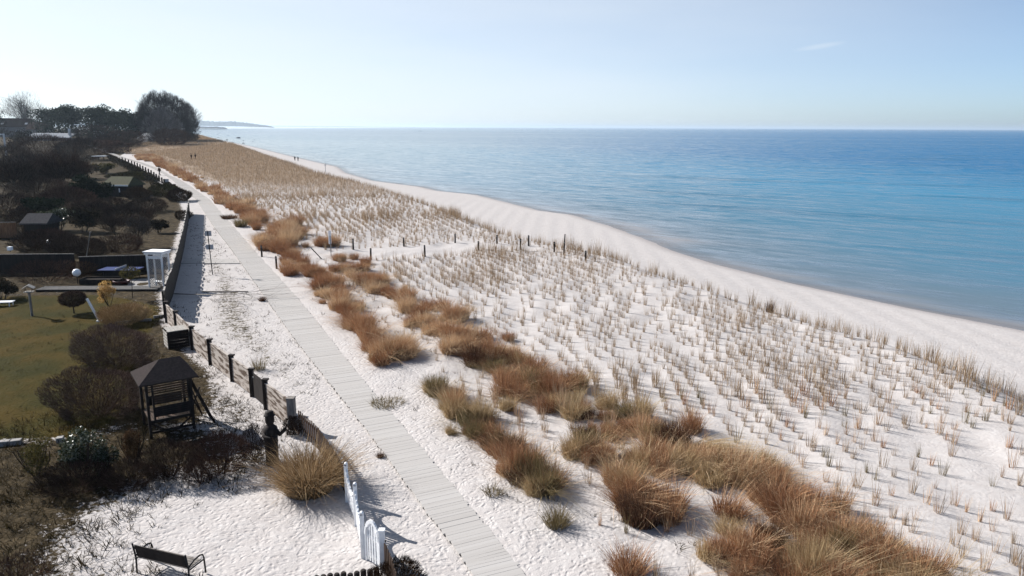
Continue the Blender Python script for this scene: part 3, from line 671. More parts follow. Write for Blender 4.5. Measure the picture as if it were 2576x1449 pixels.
tz = T(tp[:, 0], tp[:, 1]); pu, pv, pd = proj(np.stack([tp[:, 0], tp[:, 1], tz], 1))
vis = (pu > -300) & (pu < 3900) & (pv < 2100); tp, tz, pu, pv, pd, dens = tp[vis], tz[vis], pu[vis], pv[vis], pd[vis], dens[vis]
order = np.argsort(pd); shown = 0
for i in order:
    x, y = tp[i]; mk = rng.choice(['tuft', 'marram', 'marram_green'], p=[.72, .16, .12]) if x < xD(y) - 2.5 else rng.choice(['tuft', 'marram', 'marram_green'], p=[.4, .4, .2]); me, V, Q, r = TU[mk][int(rng.integers(0, 7))]
    s = rng.uniform(.58, 1.05) * (1 + .5 * sst(dens[i], .6, .95)) * (1 + .3 * sst(x - xD(y), -2.2, -.3) * rng.uniform(0, 1.6)); a = rng.uniform(0, 6.28); zs = s * rng.uniform(.75, 1.15)
    if shown < 296 and pv[i] < 1440 and 0 < pu[i] < 2560:
        o = link('grass_tuft', me, None); o.location = (x, y, tz[i]); o.rotation_euler = (0, 0, a); o.scale = (s, s, zs); shown += 1
        tag(o, 'thin pale grass tuft planted in rows on the white sand', 'grass tuft', 'planted grass tufts in rows')
    elif pd[i] < 120: far_items.append((V, Q, r, (x, y, tz[i]), (s * (1 + .003 * max(0, pd[i] - 50)), zs), a))
    else:
        g = blades(np.random.default_rng(int(i)), 10, .34 * (pd[i] / 120) ** .5, .45, .95, .35, .15, .022 * (pd[i] / 90), 1)
        far_items.append((*g, (x, y, tz[i]), (1, 1), a))
mass('dune_grass', far_items, 'thin planted grass reaching away over the dunes', None, M['tuft'])
mass('marram_grass', rest, 'brown bushy marram grass along the far boardwalk', None, M['marram'])

def own_clump(label, u, v, seed, m, n, rad, h0, h1, lean, droop, width, cat='grass clump', seg=4, bias=(0, 0), name='grass_clump'):
    g = np.random.default_rng(seed); V, Q, r = blades(g, n, rad, h0, h1, lean, droop, width, seg, bias)
    o = link(name, np_mesh(name, V, Q, r), M[m]); o.location = pt(u, v); tag(o, label, cat); return o
own_clump('large arching clump of brown grass beside the white garden gate', 778, 1232, 1, 'straw_brown', 3200, .75, 1.0, 1.75, .85, .85, .020, seg=5)
own_clump('lone green tufted grass clump on bare sand right of the boardwalk', 1400, 1322, 2, 'marram_green', 420, .30, .35, .75, 1.0, .25, .014)
own_clump('rounded brown grass clump on sand at the bottom edge of the picture', 1582, 1440, 3, 'marram', 800, .42, .45, .85, .9, .4, .014)
own_clump('pale flattened straw clump combed over towards the sea', 1740, 1140, 4, 'straw', 1100, .55, .5, 1.1, .9, .9, .018, bias=(1.1, -.75))
own_clump('pale flattened straw clump lying below the combed one', 1860, 1195, 5, 'straw', 700, .6, .4, .9, .9, .8, .018, bias=(.8, -.7))
own_clump('very dark rounded grass clump just above the flattened straw', 1690, 1125, 6, 'marram_dark', 1500, .5, .7, 1.15, .5, .3, .02)
own_clump('very dark rounded grass clump at the lower rim of the band', 1612, 1310, 7, 'marram_dark', 1500, .55, .6, 1.05, .5, .35, .02)
own_clump('small olive grass tuft beside the boardwalk near the dark wooden sign', 606, 570, 8, 'marram_green', 500, .6, .6, 1.2, .9, .3, .03)
own_clump('low dark grass patch lying by the far boardwalk', 577, 549, 9, 'marram_dark', 500, .9, .3, .6, 1.2, .5, .04)
own_clump('dark grass tuft alone on the beach side of the rows', 1937, 786, 10, 'marram_dark', 160, .25, .5, 1.0, .3, .2, .016)
own_clump('tiny dark tuft growing at the left edge of the boardwalk', 957, 1150, 11, 'marram_dark', 220, .12, .12, .28, .8, .3, .012)
own_clump('small dark tuft on the boardwalk edge below the side path', 659, 757, 12, 'marram_dark', 260, .2, .2, .42, .9, .3, .018)
own_clump('sparse dry tuft standing behind the whitewashed fence', 652, 930, 13, 'marram_green', 160, .3, .4, .9, .6, .2, .014)
own_clump('low green herb patch at the right edge of the boardwalk', 975, 1015, 14, 'marram_green', 420, .7, .12, .3, 1.4, .3, .02)
own_clump('low green herb sprig on the sand left of the lone grass clump', 1242, 1240, 15, 'marram_green', 160, .3, .15, .4, 1.4, .3, .018)

# ------------------------------------------------------------------ rough ground plants in the gardens
def scatter_weeds():
    g = np.random.default_rng(21); items = []; pro = [blades(np.random.default_rng(300 + i), 9, .10, .06, .30, 1.0, .4, .016, 2) for i in range(8)]
    for poly, n, hs_ in ((soil_p, 3000, 1.0), (strip_p, 900, .9), (litter_p, 1100, .8), (lawn_p, 900, .5)):
        P_ = np.array(poly); got = 0
        lo, hi = P_.min(0), P_.max(0); lo = np.maximum(lo, [-46, 12]); hi = np.minimum(hi, [10, 95])
        X = g.uniform(lo[0], hi[0], n * 4); Y = g.uniform(lo[1], hi[1], n * 4); k = poly_sd(X, Y, poly) > g.uniform(-1.6, .8, n * 4)
        for x, y_ in list(zip(X[k], Y[k]))[:n]:
            V, Q, r = pro[int(g.integers(0, 8))]; s = g.uniform(.5, 1.5) * hs_; items.append((V, Q, r, (x, y_, float(T(x, y_))), (s * 1.4, s), g.uniform(0, 6.28)))
    X = g.uniform(-28, 14, 5000); Y = g.uniform(14, 95, 5000); d = X - xR(Y); k = (d > .3) & (d < 6) & (X < xB(Y) + 1) & (g.uniform(0, 1, 5000) < .5 * sst(d, .2, 2.5) + .05)
    for x, y_ in zip(X[k], Y[k]):
        V, Q, r = pro[int(g.integers(0, 8))]; s = g.uniform(.5, 1.3); items.append((V, Q, r, (x, y_, float(T(x, y_))), (s * 1.3, s), g.uniform(0, 6.28)))
    mass('weeds', items, 'low dark weeds and dry stalks on the garden soil', None, M['weed'])
scatter_weeds()

# ------------------------------------------------------------------ trees and shrubs
def many(rows_):
    for i, row in enumerate(rows_):
        name, label, cat, u, vb, wpx, hpx, kind, mk = row[:9]; k = row[9] if len(row) > 9 else {}
        plant_px(name, label, cat, u, vb, wpx, hpx, kind, 1000 + i * 7 + int(u), m=M[mk], **k)
bt = 'bare trees between the tall bare tree and the pines'; bl = 'thin bare tree in the row between the tall bare tree and the dark pines'
many([
 ('bare_tree', 'tall bare tree with rounded open crown above the far house roofs', 'tree', 66, 342, 96, 118, 'bare', 'twig_grey', dict(n=3800, leaf=.035, trunk=.16)),
 ('bare_tree', bl, 'tree', 118, 342, 42, 78, 'bare', 'twig_grey', dict(n=900, leaf=.04, trunk=.1, group=bt)),
 ('bare_tree', bl, 'tree', 150, 342, 44, 80, 'bare', 'twig_grey', dict(n=900, leaf=.04, trunk=.1, group=bt)),
 ('bare_tree', bl, 'tree', 182, 342, 40, 76, 'bare', 'twig_grey', dict(n=900, leaf=.04, trunk=.1, group=bt)),
 ('pine_tree', 'dark pine, leftmost of the pines, standing before the thin bare trees', 'tree', 150, 348, 96, 88, 'pine', 'needle', dict(leaf=.6, trunk=.06, n=4600)),
 ('pine_tree', 'tallest of the dark pines, second from the left with wide flat crown', 'tree', 208, 350, 116, 96, 'pine', 'needle', dict(leaf=.6, trunk=.06, n=5600)),
 ('pine_tree', 'dark pine third from the left beside the tallest pine', 'tree', 262, 352, 80, 88, 'pine', 'needle', dict(leaf=.55, trunk=.06, n=4200)),
 ('pine_tree', 'dark pine standing just right of the gap in the pine row', 'tree', 312, 353, 74, 84, 'pine', 'needle', dict(leaf=.55, trunk=.06, n=3800)),
 ('pine_tree', 'dark low pine nearest the big round leafless tree', 'tree', 358, 354, 88, 84, 'pine', 'needle', dict(leaf=.55, trunk=.06, n=4200)),
 ('conifer_tree', 'dark conifer cut off by the left picture edge', 'tree', 0, 345, 30, 84, 'pine', 'needle', dict(leaf=.5, trunk=.05, n=900)),
 ('bare_tree', 'big leafless tree with dense dark dome crown at the end of the row', 'tree', 418, 354, 130, 122, 'dome', 'twig_dome', dict(n=14000, leaf=.045, trunk=.03)),
 ('bare_tree', 'dark leafless tree at the shore end, right of the big dome crowned tree', 'tree', 474, 353, 50, 92, 'dome', 'twig_dome', dict(n=3600, leaf=.06, trunk=.02)),
 ('bare_tree', 'pale grey leafless tree in front of the big dome crowned tree', 'tree', 414, 362, 78, 92, 'dome', 'twig_pale', dict(n=4200, leaf=.055, trunk=.02)),
 ('bush', 'white blossoming bush below the pale grey leafless tree', 'bush', 372, 362, 52, 32, 'leaf', 'blossom', dict(n=1300, leaf=.28)),
 ('bush', 'dark reddish bush to the left of the white blossoming bush', 'bush', 318, 368, 84, 42, 'shrub', 'twig_red', dict(n=2600, leaf=.05)),
 ('bush', 'dark reddish bush to the right of the white blossoming bush', 'bush', 430, 366, 80, 44, 'shrub', 'twig_red', dict(n=2600, leaf=.05)),
 ('bush', 'small grey bush at the shore end under the leafless trees', 'bush', 474, 356, 44, 26, 'shrub', 'twig', dict(n=1600, leaf=.05)),
 ('bush', 'dark bush in front of the pine row below the street lamp', 'bush', 240, 360, 90, 48, 'shrub', 'twig', dict(n=2200, leaf=.05)),
 ('bush', 'dark bush beside the small far house at the left', 'bush', 45, 372, 70, 62, 'leaf', 'hedge', dict(n=1500, leaf=.3)),
 ('bush', 'wide brown thicket below the long pale ribbed building', 'bush', 118, 400, 150, 62, 'shrub', 'twig_red', dict(n=3600, leaf=.04)),
 ('bush', 'brown thicket behind the flat white garden roof', 'bush', 205, 402, 110, 56, 'shrub', 'twig', dict(n=2800, leaf=.04)),
 ('bush', 'dark thicket at the left edge under the far pergola post', 'bush', 22, 428, 110, 66, 'shrub', 'twig', dict(n=2800, leaf=.035)),
 ('bare_tree', 'reddish leafless garden tree, broadest in the middle of the dark thickets', 'tree', 150, 486, 150, 116, 'bare', 'twig_red', dict(n=6000, leaf=.03, trunk=.1)),
 ('bare_tree', 'dark leafless garden tree at the left edge behind the reed screen', 'tree', 40, 500, 130, 104, 'bare', 'twig', dict(n=5000, leaf=.03, trunk=.1)),
 ('pine_tree', 'dark dense evergreen standing left of the green roofed hut', 'tree', 234, 516, 96, 92, 'leaf', 'needle', dict(n=3800, leaf=.22, trunk=.05)),
 ('bush', 'olive bush between the flat white roof and the green roofed hut', 'bush', 262, 436, 60, 32, 'leaf', 'olive', dict(n=1500, leaf=.2)),
 ('bush', 'brown bush in front of the dark evergreen', 'bush', 172, 530, 110, 62, 'shrub', 'twig_red', dict(n=3400, leaf=.025)),
 ('bush', 'dark evergreen bush beside the grey roofed shed', 'bush', 148, 580, 90, 66, 'leaf', 'laurel', dict(n=2600, leaf=.14)),
 ('bush', 'dark leafless bush between grey roofed shed and reed screen', 'bush', 62, 590, 60, 70, 'shrub', 'twig', dict(n=2600, leaf=.02)),
 ('bush', 'dark evergreen bush right of the grey roofed shed', 'bush', 212, 584, 80, 70, 'leaf', 'hedge', dict(n=2600, leaf=.14)),
 ('fruit_tree', 'gnarled grey fruit tree nearest the tall board fence', 'tree', 350, 622, 100, 86, 'bare', 'twig_grey', dict(n=1300, leaf=.014, trunk=.12, th=.09)),
 ('fruit_tree', 'gnarled dark fruit tree left of the grey fruit tree', 'tree', 292, 604, 84, 74, 'bare', 'twig', dict(n=1300, leaf=.014, trunk=.12, th=.08)),
 ('bush', 'dark rounded bush against the tall board fence', 'bush', 398, 586, 52, 40, 'leaf', 'hedge', dict(n=1700, leaf=.11)),
 ('bush', 'dark reddish bush under the gnarled fruit trees', 'bush', 300, 634, 110, 44, 'shrub', 'twig_red', dict(n=2400, leaf=.016)),
 ('bush', 'dark bush behind the long dark fence at the left', 'bush', 96, 630, 110, 50, 'shrub', 'twig', dict(n=2600, leaf=.016)),
 ('bush', 'rusty brown bush on the bend left of the boardwalk', 'bush', 452, 506, 56, 32, 'shrub', 'brownleaf', dict(n=2600, leaf=.03)),
 ('bush', 'olive brown bush below the info board by the path', 'bush', 412, 492, 70, 30, 'shrub', 'olive', dict(n=2400, leaf=.03)),
 ('bush', 'dark bush beside the green roofed hut and boulders', 'bush', 372, 532, 90, 34, 'shrub', 'twig', dict(n=2400, leaf=.024)),
 ('bush', 'dark bush in front of the green roofed hut', 'bush', 284, 532, 80, 36, 'shrub', 'twig', dict(n=2200, leaf=.024)),
 ('bush', 'brown bush at the upper end of the tall board fence', 'bush', 462, 552, 40, 24, 'shrub', 'brownleaf', dict(n=1600, leaf=.02)),
  ('bush', 'low dark thicket along the back of the gardens below the white huts', 'bush', 265, 372, 130, 30, 'shrub', 'twig', dict(n=3000, leaf=.05)),
 ('bush', 'dark thicket between the ribbed building and the broad reddish tree', 'bush', 70, 440, 120, 52, 'shrub', 'twig', dict(n=3400, leaf=.035)),
 ('bush', 'dark evergreen thicket right of the broad reddish tree', 'bush', 196, 452, 90, 56, 'leaf', 'hedge', dict(n=3000, leaf=.24)),
 ('bush', 'dark reddish thicket at the foot of the broad reddish tree', 'bush', 110, 500, 120, 54, 'shrub', 'twig_red', dict(n=3600, leaf=.026)),
 ('bush', 'dark thicket at the left edge above the reed screen', 'bush', 10, 548, 120, 66, 'shrub', 'twig', dict(n=3600, leaf=.024)),
 ('bush', 'dark evergreen thicket behind the grey roofed shed', 'bush', 100, 548, 110, 58, 'leaf', 'needle', dict(n=3200, leaf=.17)),
 ('bush', 'olive brown bush right of the green roofed hut', 'bush', 346, 500, 60, 30, 'shrub', 'brownleaf', dict(n=2200, leaf=.03)),
 ('bush', 'dark bush below the dark evergreen and the green roofed hut', 'bush', 232, 556, 96, 50, 'shrub', 'twig', dict(n=3400, leaf=.02)),
 ('bush', 'leafless brown bush behind the gnarled fruit trees', 'bush', 330, 560, 110, 40, 'shrub', 'twig', dict(n=3000, leaf=.02)),
 ('bush', 'dark reddish bush in front of the grey roofed shed', 'bush', 120, 622, 100, 46, 'shrub', 'twig_red', dict(n=3000, leaf=.016)),
 ('bush', 'dark bush right behind the small white globe lamp', 'bush', 168, 640, 80, 56, 'shrub', 'twig', dict(n=2800, leaf=.016)),
 ('bush', 'dark bush behind the dark fence left of the leaning thin pole', 'bush', 228, 646, 70, 50, 'shrub', 'twig', dict(n=2600, leaf=.015)),
 ('bush', 'brown bush behind the lattice arbour by the board fence', 'bush', 392, 668, 60, 36, 'shrub', 'twig_red', dict(n=2000, leaf=.014)),
 ('bush', 'low brown bush on the grass bank by the far hedge', 'bush', 330, 452, 90, 20, 'shrub', 'olive', dict(n=2400, leaf=.04)),
 ('bush', 'dark low shrub below the glossy laurel', 'bush', 190, 1228, 150, 60, 'shrub', 'twig', dict(n=3400, leaf=.007)),
 ('bush', 'dark low shrub below the brown green bush', 'bush', 330, 1222, 120, 58, 'shrub', 'twig', dict(n=3000, leaf=.007)),
 ('shrub', 'tall dry reddish stalks behind the globe lamp', 'shrub', 120, 706, 150, 50, 'shrub', 'twig_red', dict(n=1900, leaf=.010)),
 ('shrub', 'dry brown stalks left of the blue table', 'shrub', 205, 700, 60, 44, 'shrub', 'brownleaf', dict(n=900, leaf=.010)),
 ('small_tree', 'small standard tree with grey green crown before the blue table', 'tree', 334, 750, 44, 80, 'ball', 'olive', dict(n=800, leaf=.06, trunk=.60, th=.035)),
 ('shrub', 'yellow blossoming shrub on the lawn edge', 'shrub', 275, 768, 50, 62, 'leaf', 'yellow', dict(n=2200, leaf=.05)),
 ('ball_tree', 'clipped ball tree with dark crown on a short trunk on the lawn', 'tree', 187, 788, 54, 56, 'ball', 'twig', dict(n=5000, leaf=.05, trunk=.30, th=.06)),
 ('bush', 'dark rounded bush at the left edge beside the wooden deck', 'bush', 6, 752, 86, 60, 'leaf', 'hedge', dict(n=2600, leaf=.08)),
 ('bush', 'pale dry bush behind the low timber edging', 'bush', 312, 812, 110, 46, 'shrub', 'straw', dict(n=5200, leaf=.010)),
 ('hedge_bush', 'broad clipped leafless bush on the lawn behind the play tower', 'bush', 292, 918, 200, 98, 'shrub', 'twig_hedge', dict(n=11000, leaf=.009, dep=2.2)),
 ('hedge_bush', 'broad clipped leafless bush on the lawn left of the play tower', 'bush', 246, 1042, 200, 114, 'shrub', 'twig_hedge', dict(n=11000, leaf=.009, dep=2.4)),
 ('bush', 'glossy evergreen laurel bush with glittering leaves', 'bush', 205, 1196, 120, 140, 'leaf', 'laurel', dict(n=4600, leaf=.05)),
 ('bush', 'dark evergreen bush to the right of the glossy laurel', 'bush', 262, 1202, 70, 96, 'leaf', 'laurel', dict(n=2800, leaf=.045)),
 ('bush', 'yellow green bush at the end of the pale stone edging', 'bush', 92, 1196, 90, 112, 'leaf', 'olive', dict(n=1500, leaf=.045)),
 ('bush', 'brown green bush between the laurel and the play tower', 'bush', 338, 1168, 64, 118, 'leaf', 'brownleaf', dict(n=2200, leaf=.035)),
 ('bush', 'low leafless shrub in front of the play tower', 'bush', 432, 1196, 130, 88, 'shrub', 'twig', dict(n=3200, leaf=.007)),
 ('bush', 'leafless shrub between the play tower and the carved figure', 'bush', 560, 1188, 130, 100, 'shrub', 'twig_red', dict(n=3200, leaf=.007)),
 ('bush', 'low leafless shrub spreading onto the sand below the figure', 'bush', 505, 1216, 80, 70, 'shrub', 'twig_red', dict(n=1200, leaf=.006)),
 ('bush', 'leafless shrub left of the carved figure', 'bush', 640, 1160, 70, 90, 'shrub', 'twig', dict(n=1600, leaf=.007)),
 ('bush', 'dark bush hiding the foot of the thick end post', 'bush', 740, 1092, 46, 46, 'shrub', 'twig', dict(n=1600, leaf=.009)),
 ('bush', 'low brown heathery bush at the foot of the white gate', 'bush', 1000, 1478, 130, 60, 'shrub', 'brownleaf', dict(n=3200, leaf=.007)),
 ('bush', 'thorny dark shrub in the bottom left corner', 'bush', 40, 1476, 130, 66, 'shrub', 'twig_red', dict(n=1500, leaf=.006)),
])
def hedge_run(name, label, px, wd, ht, m, seed, n, leaf):
    g = np.random.default_rng(seed); pts = [pt(*q) for q in px]; base = pts[0]; root = thing(name, label, 'hedge', base); out = []
    L = [(a, b, (b - a).length) for a, b in zip(pts, pts[1:])]; tot = sum(l for *_, l in L)
    for a, b, l in L:
        k = int(n * l / tot); t = g.uniform(0, 1, (k, 1)); A, B = np.array(a - base), np.array(b - base); d = (B - A) / (np.linalg.norm(B - A) + 1e-6); s = np.array([-d[1], d[0], 0])
        hh = ht * (1 + .15 * np.sin(t * l * 1.3)); f = g.uniform(0, 1, (k, 1)); side = g.uniform(-1, 1, (k, 1))
        f = np.where(g.uniform(0, 1, (k, 1)) < .5, g.uniform(.85, 1.03, (k, 1)), f); out.append(A + (B - A) * t + s * side * wd / 2 * (1.1 - .3 * f) + np.array([0, 0, 1]) * f * hh)
    V, Q, r = leaves(g, np.concatenate(out), leaf); link('foliage', np_mesh('foliage', V, Q, r), M[m], root); return root
hedge_run('hedge', 'dark clipped hedge standing across the far end of the gardens', [(250, 382), (290, 386), (328, 385)], 4.0, 3.4, 'twig_red', 51, 2600, .32)
hedge_run('hedge', 'long dark hedge beside the post row along the far boardwalk', [(274, 402), (304, 416), (342, 436), (377, 458), (396, 470)], 1.5, 1.35, 'hedge', 52, 3800, .22)
hedge_run('hedge', 'low dark hedge below the info board along the boardwalk', [(418, 474), (432, 480), (442, 486)], 1.2, 1.0, 'hedge', 53, 900, .2)

# ------------------------------------------------------------------ built things
def chain(px): return [pt(*q) for q in px]
def local(base, rz, p):                   # world point -> coordinates of a thing standing at base turned by rz
    d = Vector(p) - Vector(base); c, s = math.cos(-rz), math.sin(-rz); return Vector((d.x * c - d.y * s, d.x * s + d.y * c, d.z))

# the whitewashed plank fence between lawn and boardwalk, with its dark gate
def plank_fence():
    P_ = chain([(421, 812), (446, 837), (486, 880), (531, 917), (586, 959), (636, 997)]); base = P_[0]
    t = thing('plank_fence', 'whitewashed plank fence with painted shadow patches and dark posts between lawn and boardwalk', 'fence', base)
    for i, (a, b) in enumerate(zip(P_, P_[1:])):
        a, b = a - base, b - base; d = (b - a); L = d.length; d.normalize(); mb = MB(); z = .04
        for k in range(6):
            h = .19; mb.beam(a + d * .10 + Vector((0, 0, z + h / 2)), b - d * .10 + Vector((0, 0, z + h / 2 + .01 * ((k * 7 + i) % 3 - 1))), .035, h - .012); z += h
        mb.beam(a + d * .08 + Vector((0, 0, z + .02)), b - d * .08 + Vector((0, 0, z + .02)), .09, .035)
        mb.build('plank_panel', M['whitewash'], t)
    for i, p in enumerate(P_):
        q = p - base; m = MB().box((q.x, q.y, .64), (.19, .19, 1.40)); m.box((q.x + .03, q.y - .01, 1.35), (.27, .22, .07)); m.build('post', M['dark_wood'], t, bevel=.008)
    return t
plank_fence()
def plank_fence_end():
    P_ = chain([(671, 1029), (731, 1076)]); base = P_[0]
    t = thing('plank_fence', 'short whitewashed plank fence from the dark gate to the thick end post', 'fence', base); a, b = Vector((0, 0, 0)), P_[1] - base; d = b.normalized(); mb = MB(); z = .04
    for k in range(6): mb.beam(a + d * .08 + Vector((0, 0, z + .095)), b - d * .1 + Vector((0, 0, z + .095)), .035, .178); z += .19
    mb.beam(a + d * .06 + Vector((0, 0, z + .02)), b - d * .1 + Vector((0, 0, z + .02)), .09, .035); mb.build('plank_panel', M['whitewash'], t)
    MB().box((0, 0, .66), (.19, .19, 1.42)).box((.03, -.01, 1.36), (.27, .22, .07)).build('post', M['dark_wood'], t, bevel=.008)
    MB().box((b.x + .1, b.y - .05, .64), (.30, .30, 1.34)).box((b.x + .1, b.y - .05, 1.335), (.34, .34, .06)).build('end_post', M['grey_wood'], t, bevel=.02)
plank_fence_end()
def dark_gate():
    a, b = pt(640, 1000), pt(667, 1026); d = (b - a); L = d.length; rz = math.atan2(d.y, d.x); t = thing('garden_gate', 'narrow dark plank gate in the whitewashed fence', 'gate', a, rz)
    m = MB()
    for k in range(6): m.box((.07 + (L - .14) * (k + .5) / 6, 0, .62), ((L - .14) / 6 - .012, .03, 1.16))
    m.build('gate_leaf', M['dark_wood'], t); f = MB(); f.box((L / 2, .03, .3), (L - .16, .03, .09)); f.box((L / 2, .03, 1.0), (L - .16, .03, .09)); f.build('rail', M['dark_wood'], t)
    MB().box((.16, -.035, 1.02), (.10, .03, .04)).build('latch', M['galv'], t)
dark_gate()

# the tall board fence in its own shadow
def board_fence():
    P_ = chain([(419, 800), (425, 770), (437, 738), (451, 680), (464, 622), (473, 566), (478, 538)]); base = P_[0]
    t = thing('board_fence', 'tall dark board fence curving along the gardens with stepped top painted sunlit pale', 'fence', base); m = MB(); rl = MB(); g = random.Random(3); cap = MB()
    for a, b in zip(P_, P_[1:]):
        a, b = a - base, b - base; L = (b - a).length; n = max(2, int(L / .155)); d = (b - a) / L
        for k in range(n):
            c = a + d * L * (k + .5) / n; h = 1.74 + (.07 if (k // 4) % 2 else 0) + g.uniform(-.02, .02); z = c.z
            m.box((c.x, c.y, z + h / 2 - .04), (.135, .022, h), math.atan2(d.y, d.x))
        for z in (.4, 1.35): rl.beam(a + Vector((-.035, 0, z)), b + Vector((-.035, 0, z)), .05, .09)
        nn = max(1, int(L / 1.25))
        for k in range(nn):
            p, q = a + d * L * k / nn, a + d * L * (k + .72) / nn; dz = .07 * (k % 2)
            cap.beam(p + Vector((0, 0, 1.80 + dz)), q + Vector((0, 0, 1.80 + dz)), .10, .035)  # broken pale strips paint the sunlit board tops
    m.build('board_panel', M['dark_wood'], t); rl.build('rail', M['dark_wood'], t); cap.build('sunlit_top', M['pale_wood'], t)
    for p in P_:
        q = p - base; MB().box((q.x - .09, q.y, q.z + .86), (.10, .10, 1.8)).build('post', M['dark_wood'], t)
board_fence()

# white lattice arbour by the board fence
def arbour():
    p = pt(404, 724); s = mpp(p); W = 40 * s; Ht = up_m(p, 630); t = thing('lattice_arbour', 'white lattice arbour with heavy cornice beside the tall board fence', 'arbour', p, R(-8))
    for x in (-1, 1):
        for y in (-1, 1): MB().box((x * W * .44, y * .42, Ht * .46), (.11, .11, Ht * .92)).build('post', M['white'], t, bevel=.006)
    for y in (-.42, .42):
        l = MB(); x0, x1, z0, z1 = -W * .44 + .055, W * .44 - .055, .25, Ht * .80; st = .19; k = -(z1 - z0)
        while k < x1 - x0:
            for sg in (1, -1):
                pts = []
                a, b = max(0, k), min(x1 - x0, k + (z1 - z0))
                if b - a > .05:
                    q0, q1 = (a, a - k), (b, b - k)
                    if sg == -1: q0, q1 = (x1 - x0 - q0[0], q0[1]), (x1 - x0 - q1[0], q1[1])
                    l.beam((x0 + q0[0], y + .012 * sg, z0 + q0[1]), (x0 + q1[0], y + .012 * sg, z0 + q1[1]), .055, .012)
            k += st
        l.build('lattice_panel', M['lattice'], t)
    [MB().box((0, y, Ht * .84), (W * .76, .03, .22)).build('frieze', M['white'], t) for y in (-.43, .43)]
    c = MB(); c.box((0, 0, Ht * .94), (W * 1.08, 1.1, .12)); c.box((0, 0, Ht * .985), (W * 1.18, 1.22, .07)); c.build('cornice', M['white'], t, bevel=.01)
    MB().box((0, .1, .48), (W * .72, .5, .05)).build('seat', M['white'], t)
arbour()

# white picket fence with swooped panels and the arched gate
WA, WB, WC, WD = pt(874, 1262), pt(897, 1322), pt(914, 1403), pt(964, 1437)
def white_post(t, q, h): MB().box((q.x, q.y, h / 2 - .03), (.11, .11, h)).tube([(q.x, q.y - .055, h - .03), (q.x, q.y + .055, h - .03)], .055, 10).build('post', M['white'], t, bevel=.008)
def picket_fence():
    t = thing('picket_fence', 'white picket fence with tops swooping down between rounded posts', 'fence', WA)
    P_ = [WA - WA, WB - WA, WC - WA]
    for i, (a, b) in enumerate(zip(P_, P_[1:])):
        d = b - a; L = d.length; d.normalize(); rz = math.atan2(d.y, d.x); n = int(L / .15); m = MB()
        for k in range(n):
            f = (k + .5) / n; h = 1.18 - .46 * math.sin(math.pi * f) ** .8; c = a + d * (.08 + (L - .16) * f); m.box((c.x, c.y, h / 2 + .05), (.075, .022, h - .06), rz)
        m.build('pickets', M['white'], t); r = MB()
        for z in (.28, .58): r.beam(a + d * .06 + Vector((.025, .02, z)), b - d * .06 + Vector((.025, .02, z)), .03, .08)
        ps = [a + d * (.06 + (L - .12) * f) + Vector((0, 0, 1.17 - .46 * math.sin(math.pi * f) ** .8)) for f in np.linspace(0, 1, 17)]
        for p, q in zip(ps, ps[1:]): r.beam(p, q, .08, .05)
        r.build('rail', M['white'], t)
    for q, h in zip(P_, (1.36, 1.40, 1.42)): white_post(t, q, h)
picket_fence()
def arched_gate():
    d = WD - WC; L = d.length; rz = math.atan2(d.y, d.x); t = thing('picket_gate', 'white garden gate with round arched top and upright pickets', 'gate', WC + d.normalized() * .12, rz); L -= .24; m = MB(); n = 5
    for k in range(n):
        x = .05 + (L - .1) * (k + .5) / n; u = (x - L / 2) / (L / 2); z1 = .86 + .44 * math.sqrt(max(0, 1 - min(1, abs(u) * 1.12) ** 2)); m.box((x, 0, z1 / 2 + .04), (.055, .022, z1 - .04))
    m.build('pickets', M['white'], t); f = MB()
    for z in (.2, .78): f.box((L / 2, .026, z), (L - .02, .03, .10))
    for x in (.03, L - .03): f.box((x, .0, .46), (.07, .05, .9))
    arc = [Vector((L / 2 - math.cos(a) * (L / 2 - .06), 0, .84 + .46 * math.sin(a))) for a in np.linspace(0, math.pi, 17)]
    for p, q in zip(arc, arc[1:]): f.beam(p, q, .05, .10)
    f.build('gate_frame', M['white'], t)
arched_gate()
t = thing('gate_post', 'white square gate post at the latch side of the arched gate', 'post', WD); MB().box((0, 0, .6), (.14, .14, 1.26)).build('shaft', M['white'], t, bevel=.01); MB().box((0, 0, 1.25), (.18, .18, .06)).build('cap', M['white'], t, bevel=.01); MB().box((.1, -.04, .95), (.03, .05, .05)).build('latch', M['metal'], t)
def dark_pickets(label, px, h, gap, w_=.085):
    P_ = chain(px); base = P_[0]; t = thing('picket_fence', label, 'fence', base); m = MB(); r = MB()
    for a, b in zip(P_, P_[1:]):
        a, b = a - base, b - base; d = b - a; L = d.length; d.normalize(); rz = math.atan2(d.y, d.x); n = max(1, int(L / gap))
        for k in range(n):
            c = a + d * L * (k + .5) / n; m.box((c.x, c.y, c.z + h / 2), (w_, .025, h + .04 * ((k * 5) % 3 - 1)), rz)
        for z in (.25, .75): r.beam(a + Vector((.03, .02, z * h)), b + Vector((.03, .02, z * h)), .04, .07)
    m.build('pickets', M['brown_wood'], t); r.build('rail', M['dark_wood'], t)
dark_pickets('dark wooden picket fence running behind the arching grass clump', [(752, 1086), (800, 1130), (850, 1205), (872, 1250)], .95, .19)
dark_pickets('dark wooden picket fence continuing past the white gate post', [(968, 1440), (985, 1475), (1000, 1530)], .95, .17)
def palisade():
    a, b = pt(772, 1476), pt(956, 1456); d = b - a; n = int(d.length / .17); t = thing('log_edging', 'low row of dark round logs edging the sand by the white gate', 'edging', a); m = MB(); g = random.Random(5)
    for k in range(n):
        c = d * (k + .5) / n; h = .26 + g.uniform(-.04, .04); m.tube([(c.x, c.y, -.1), (c.x, c.y, h - .03), (c.x, c.y, h)], [.08, .08, .055], 9)
    m.build('logs', M['dark_wood'], t)
palisade()

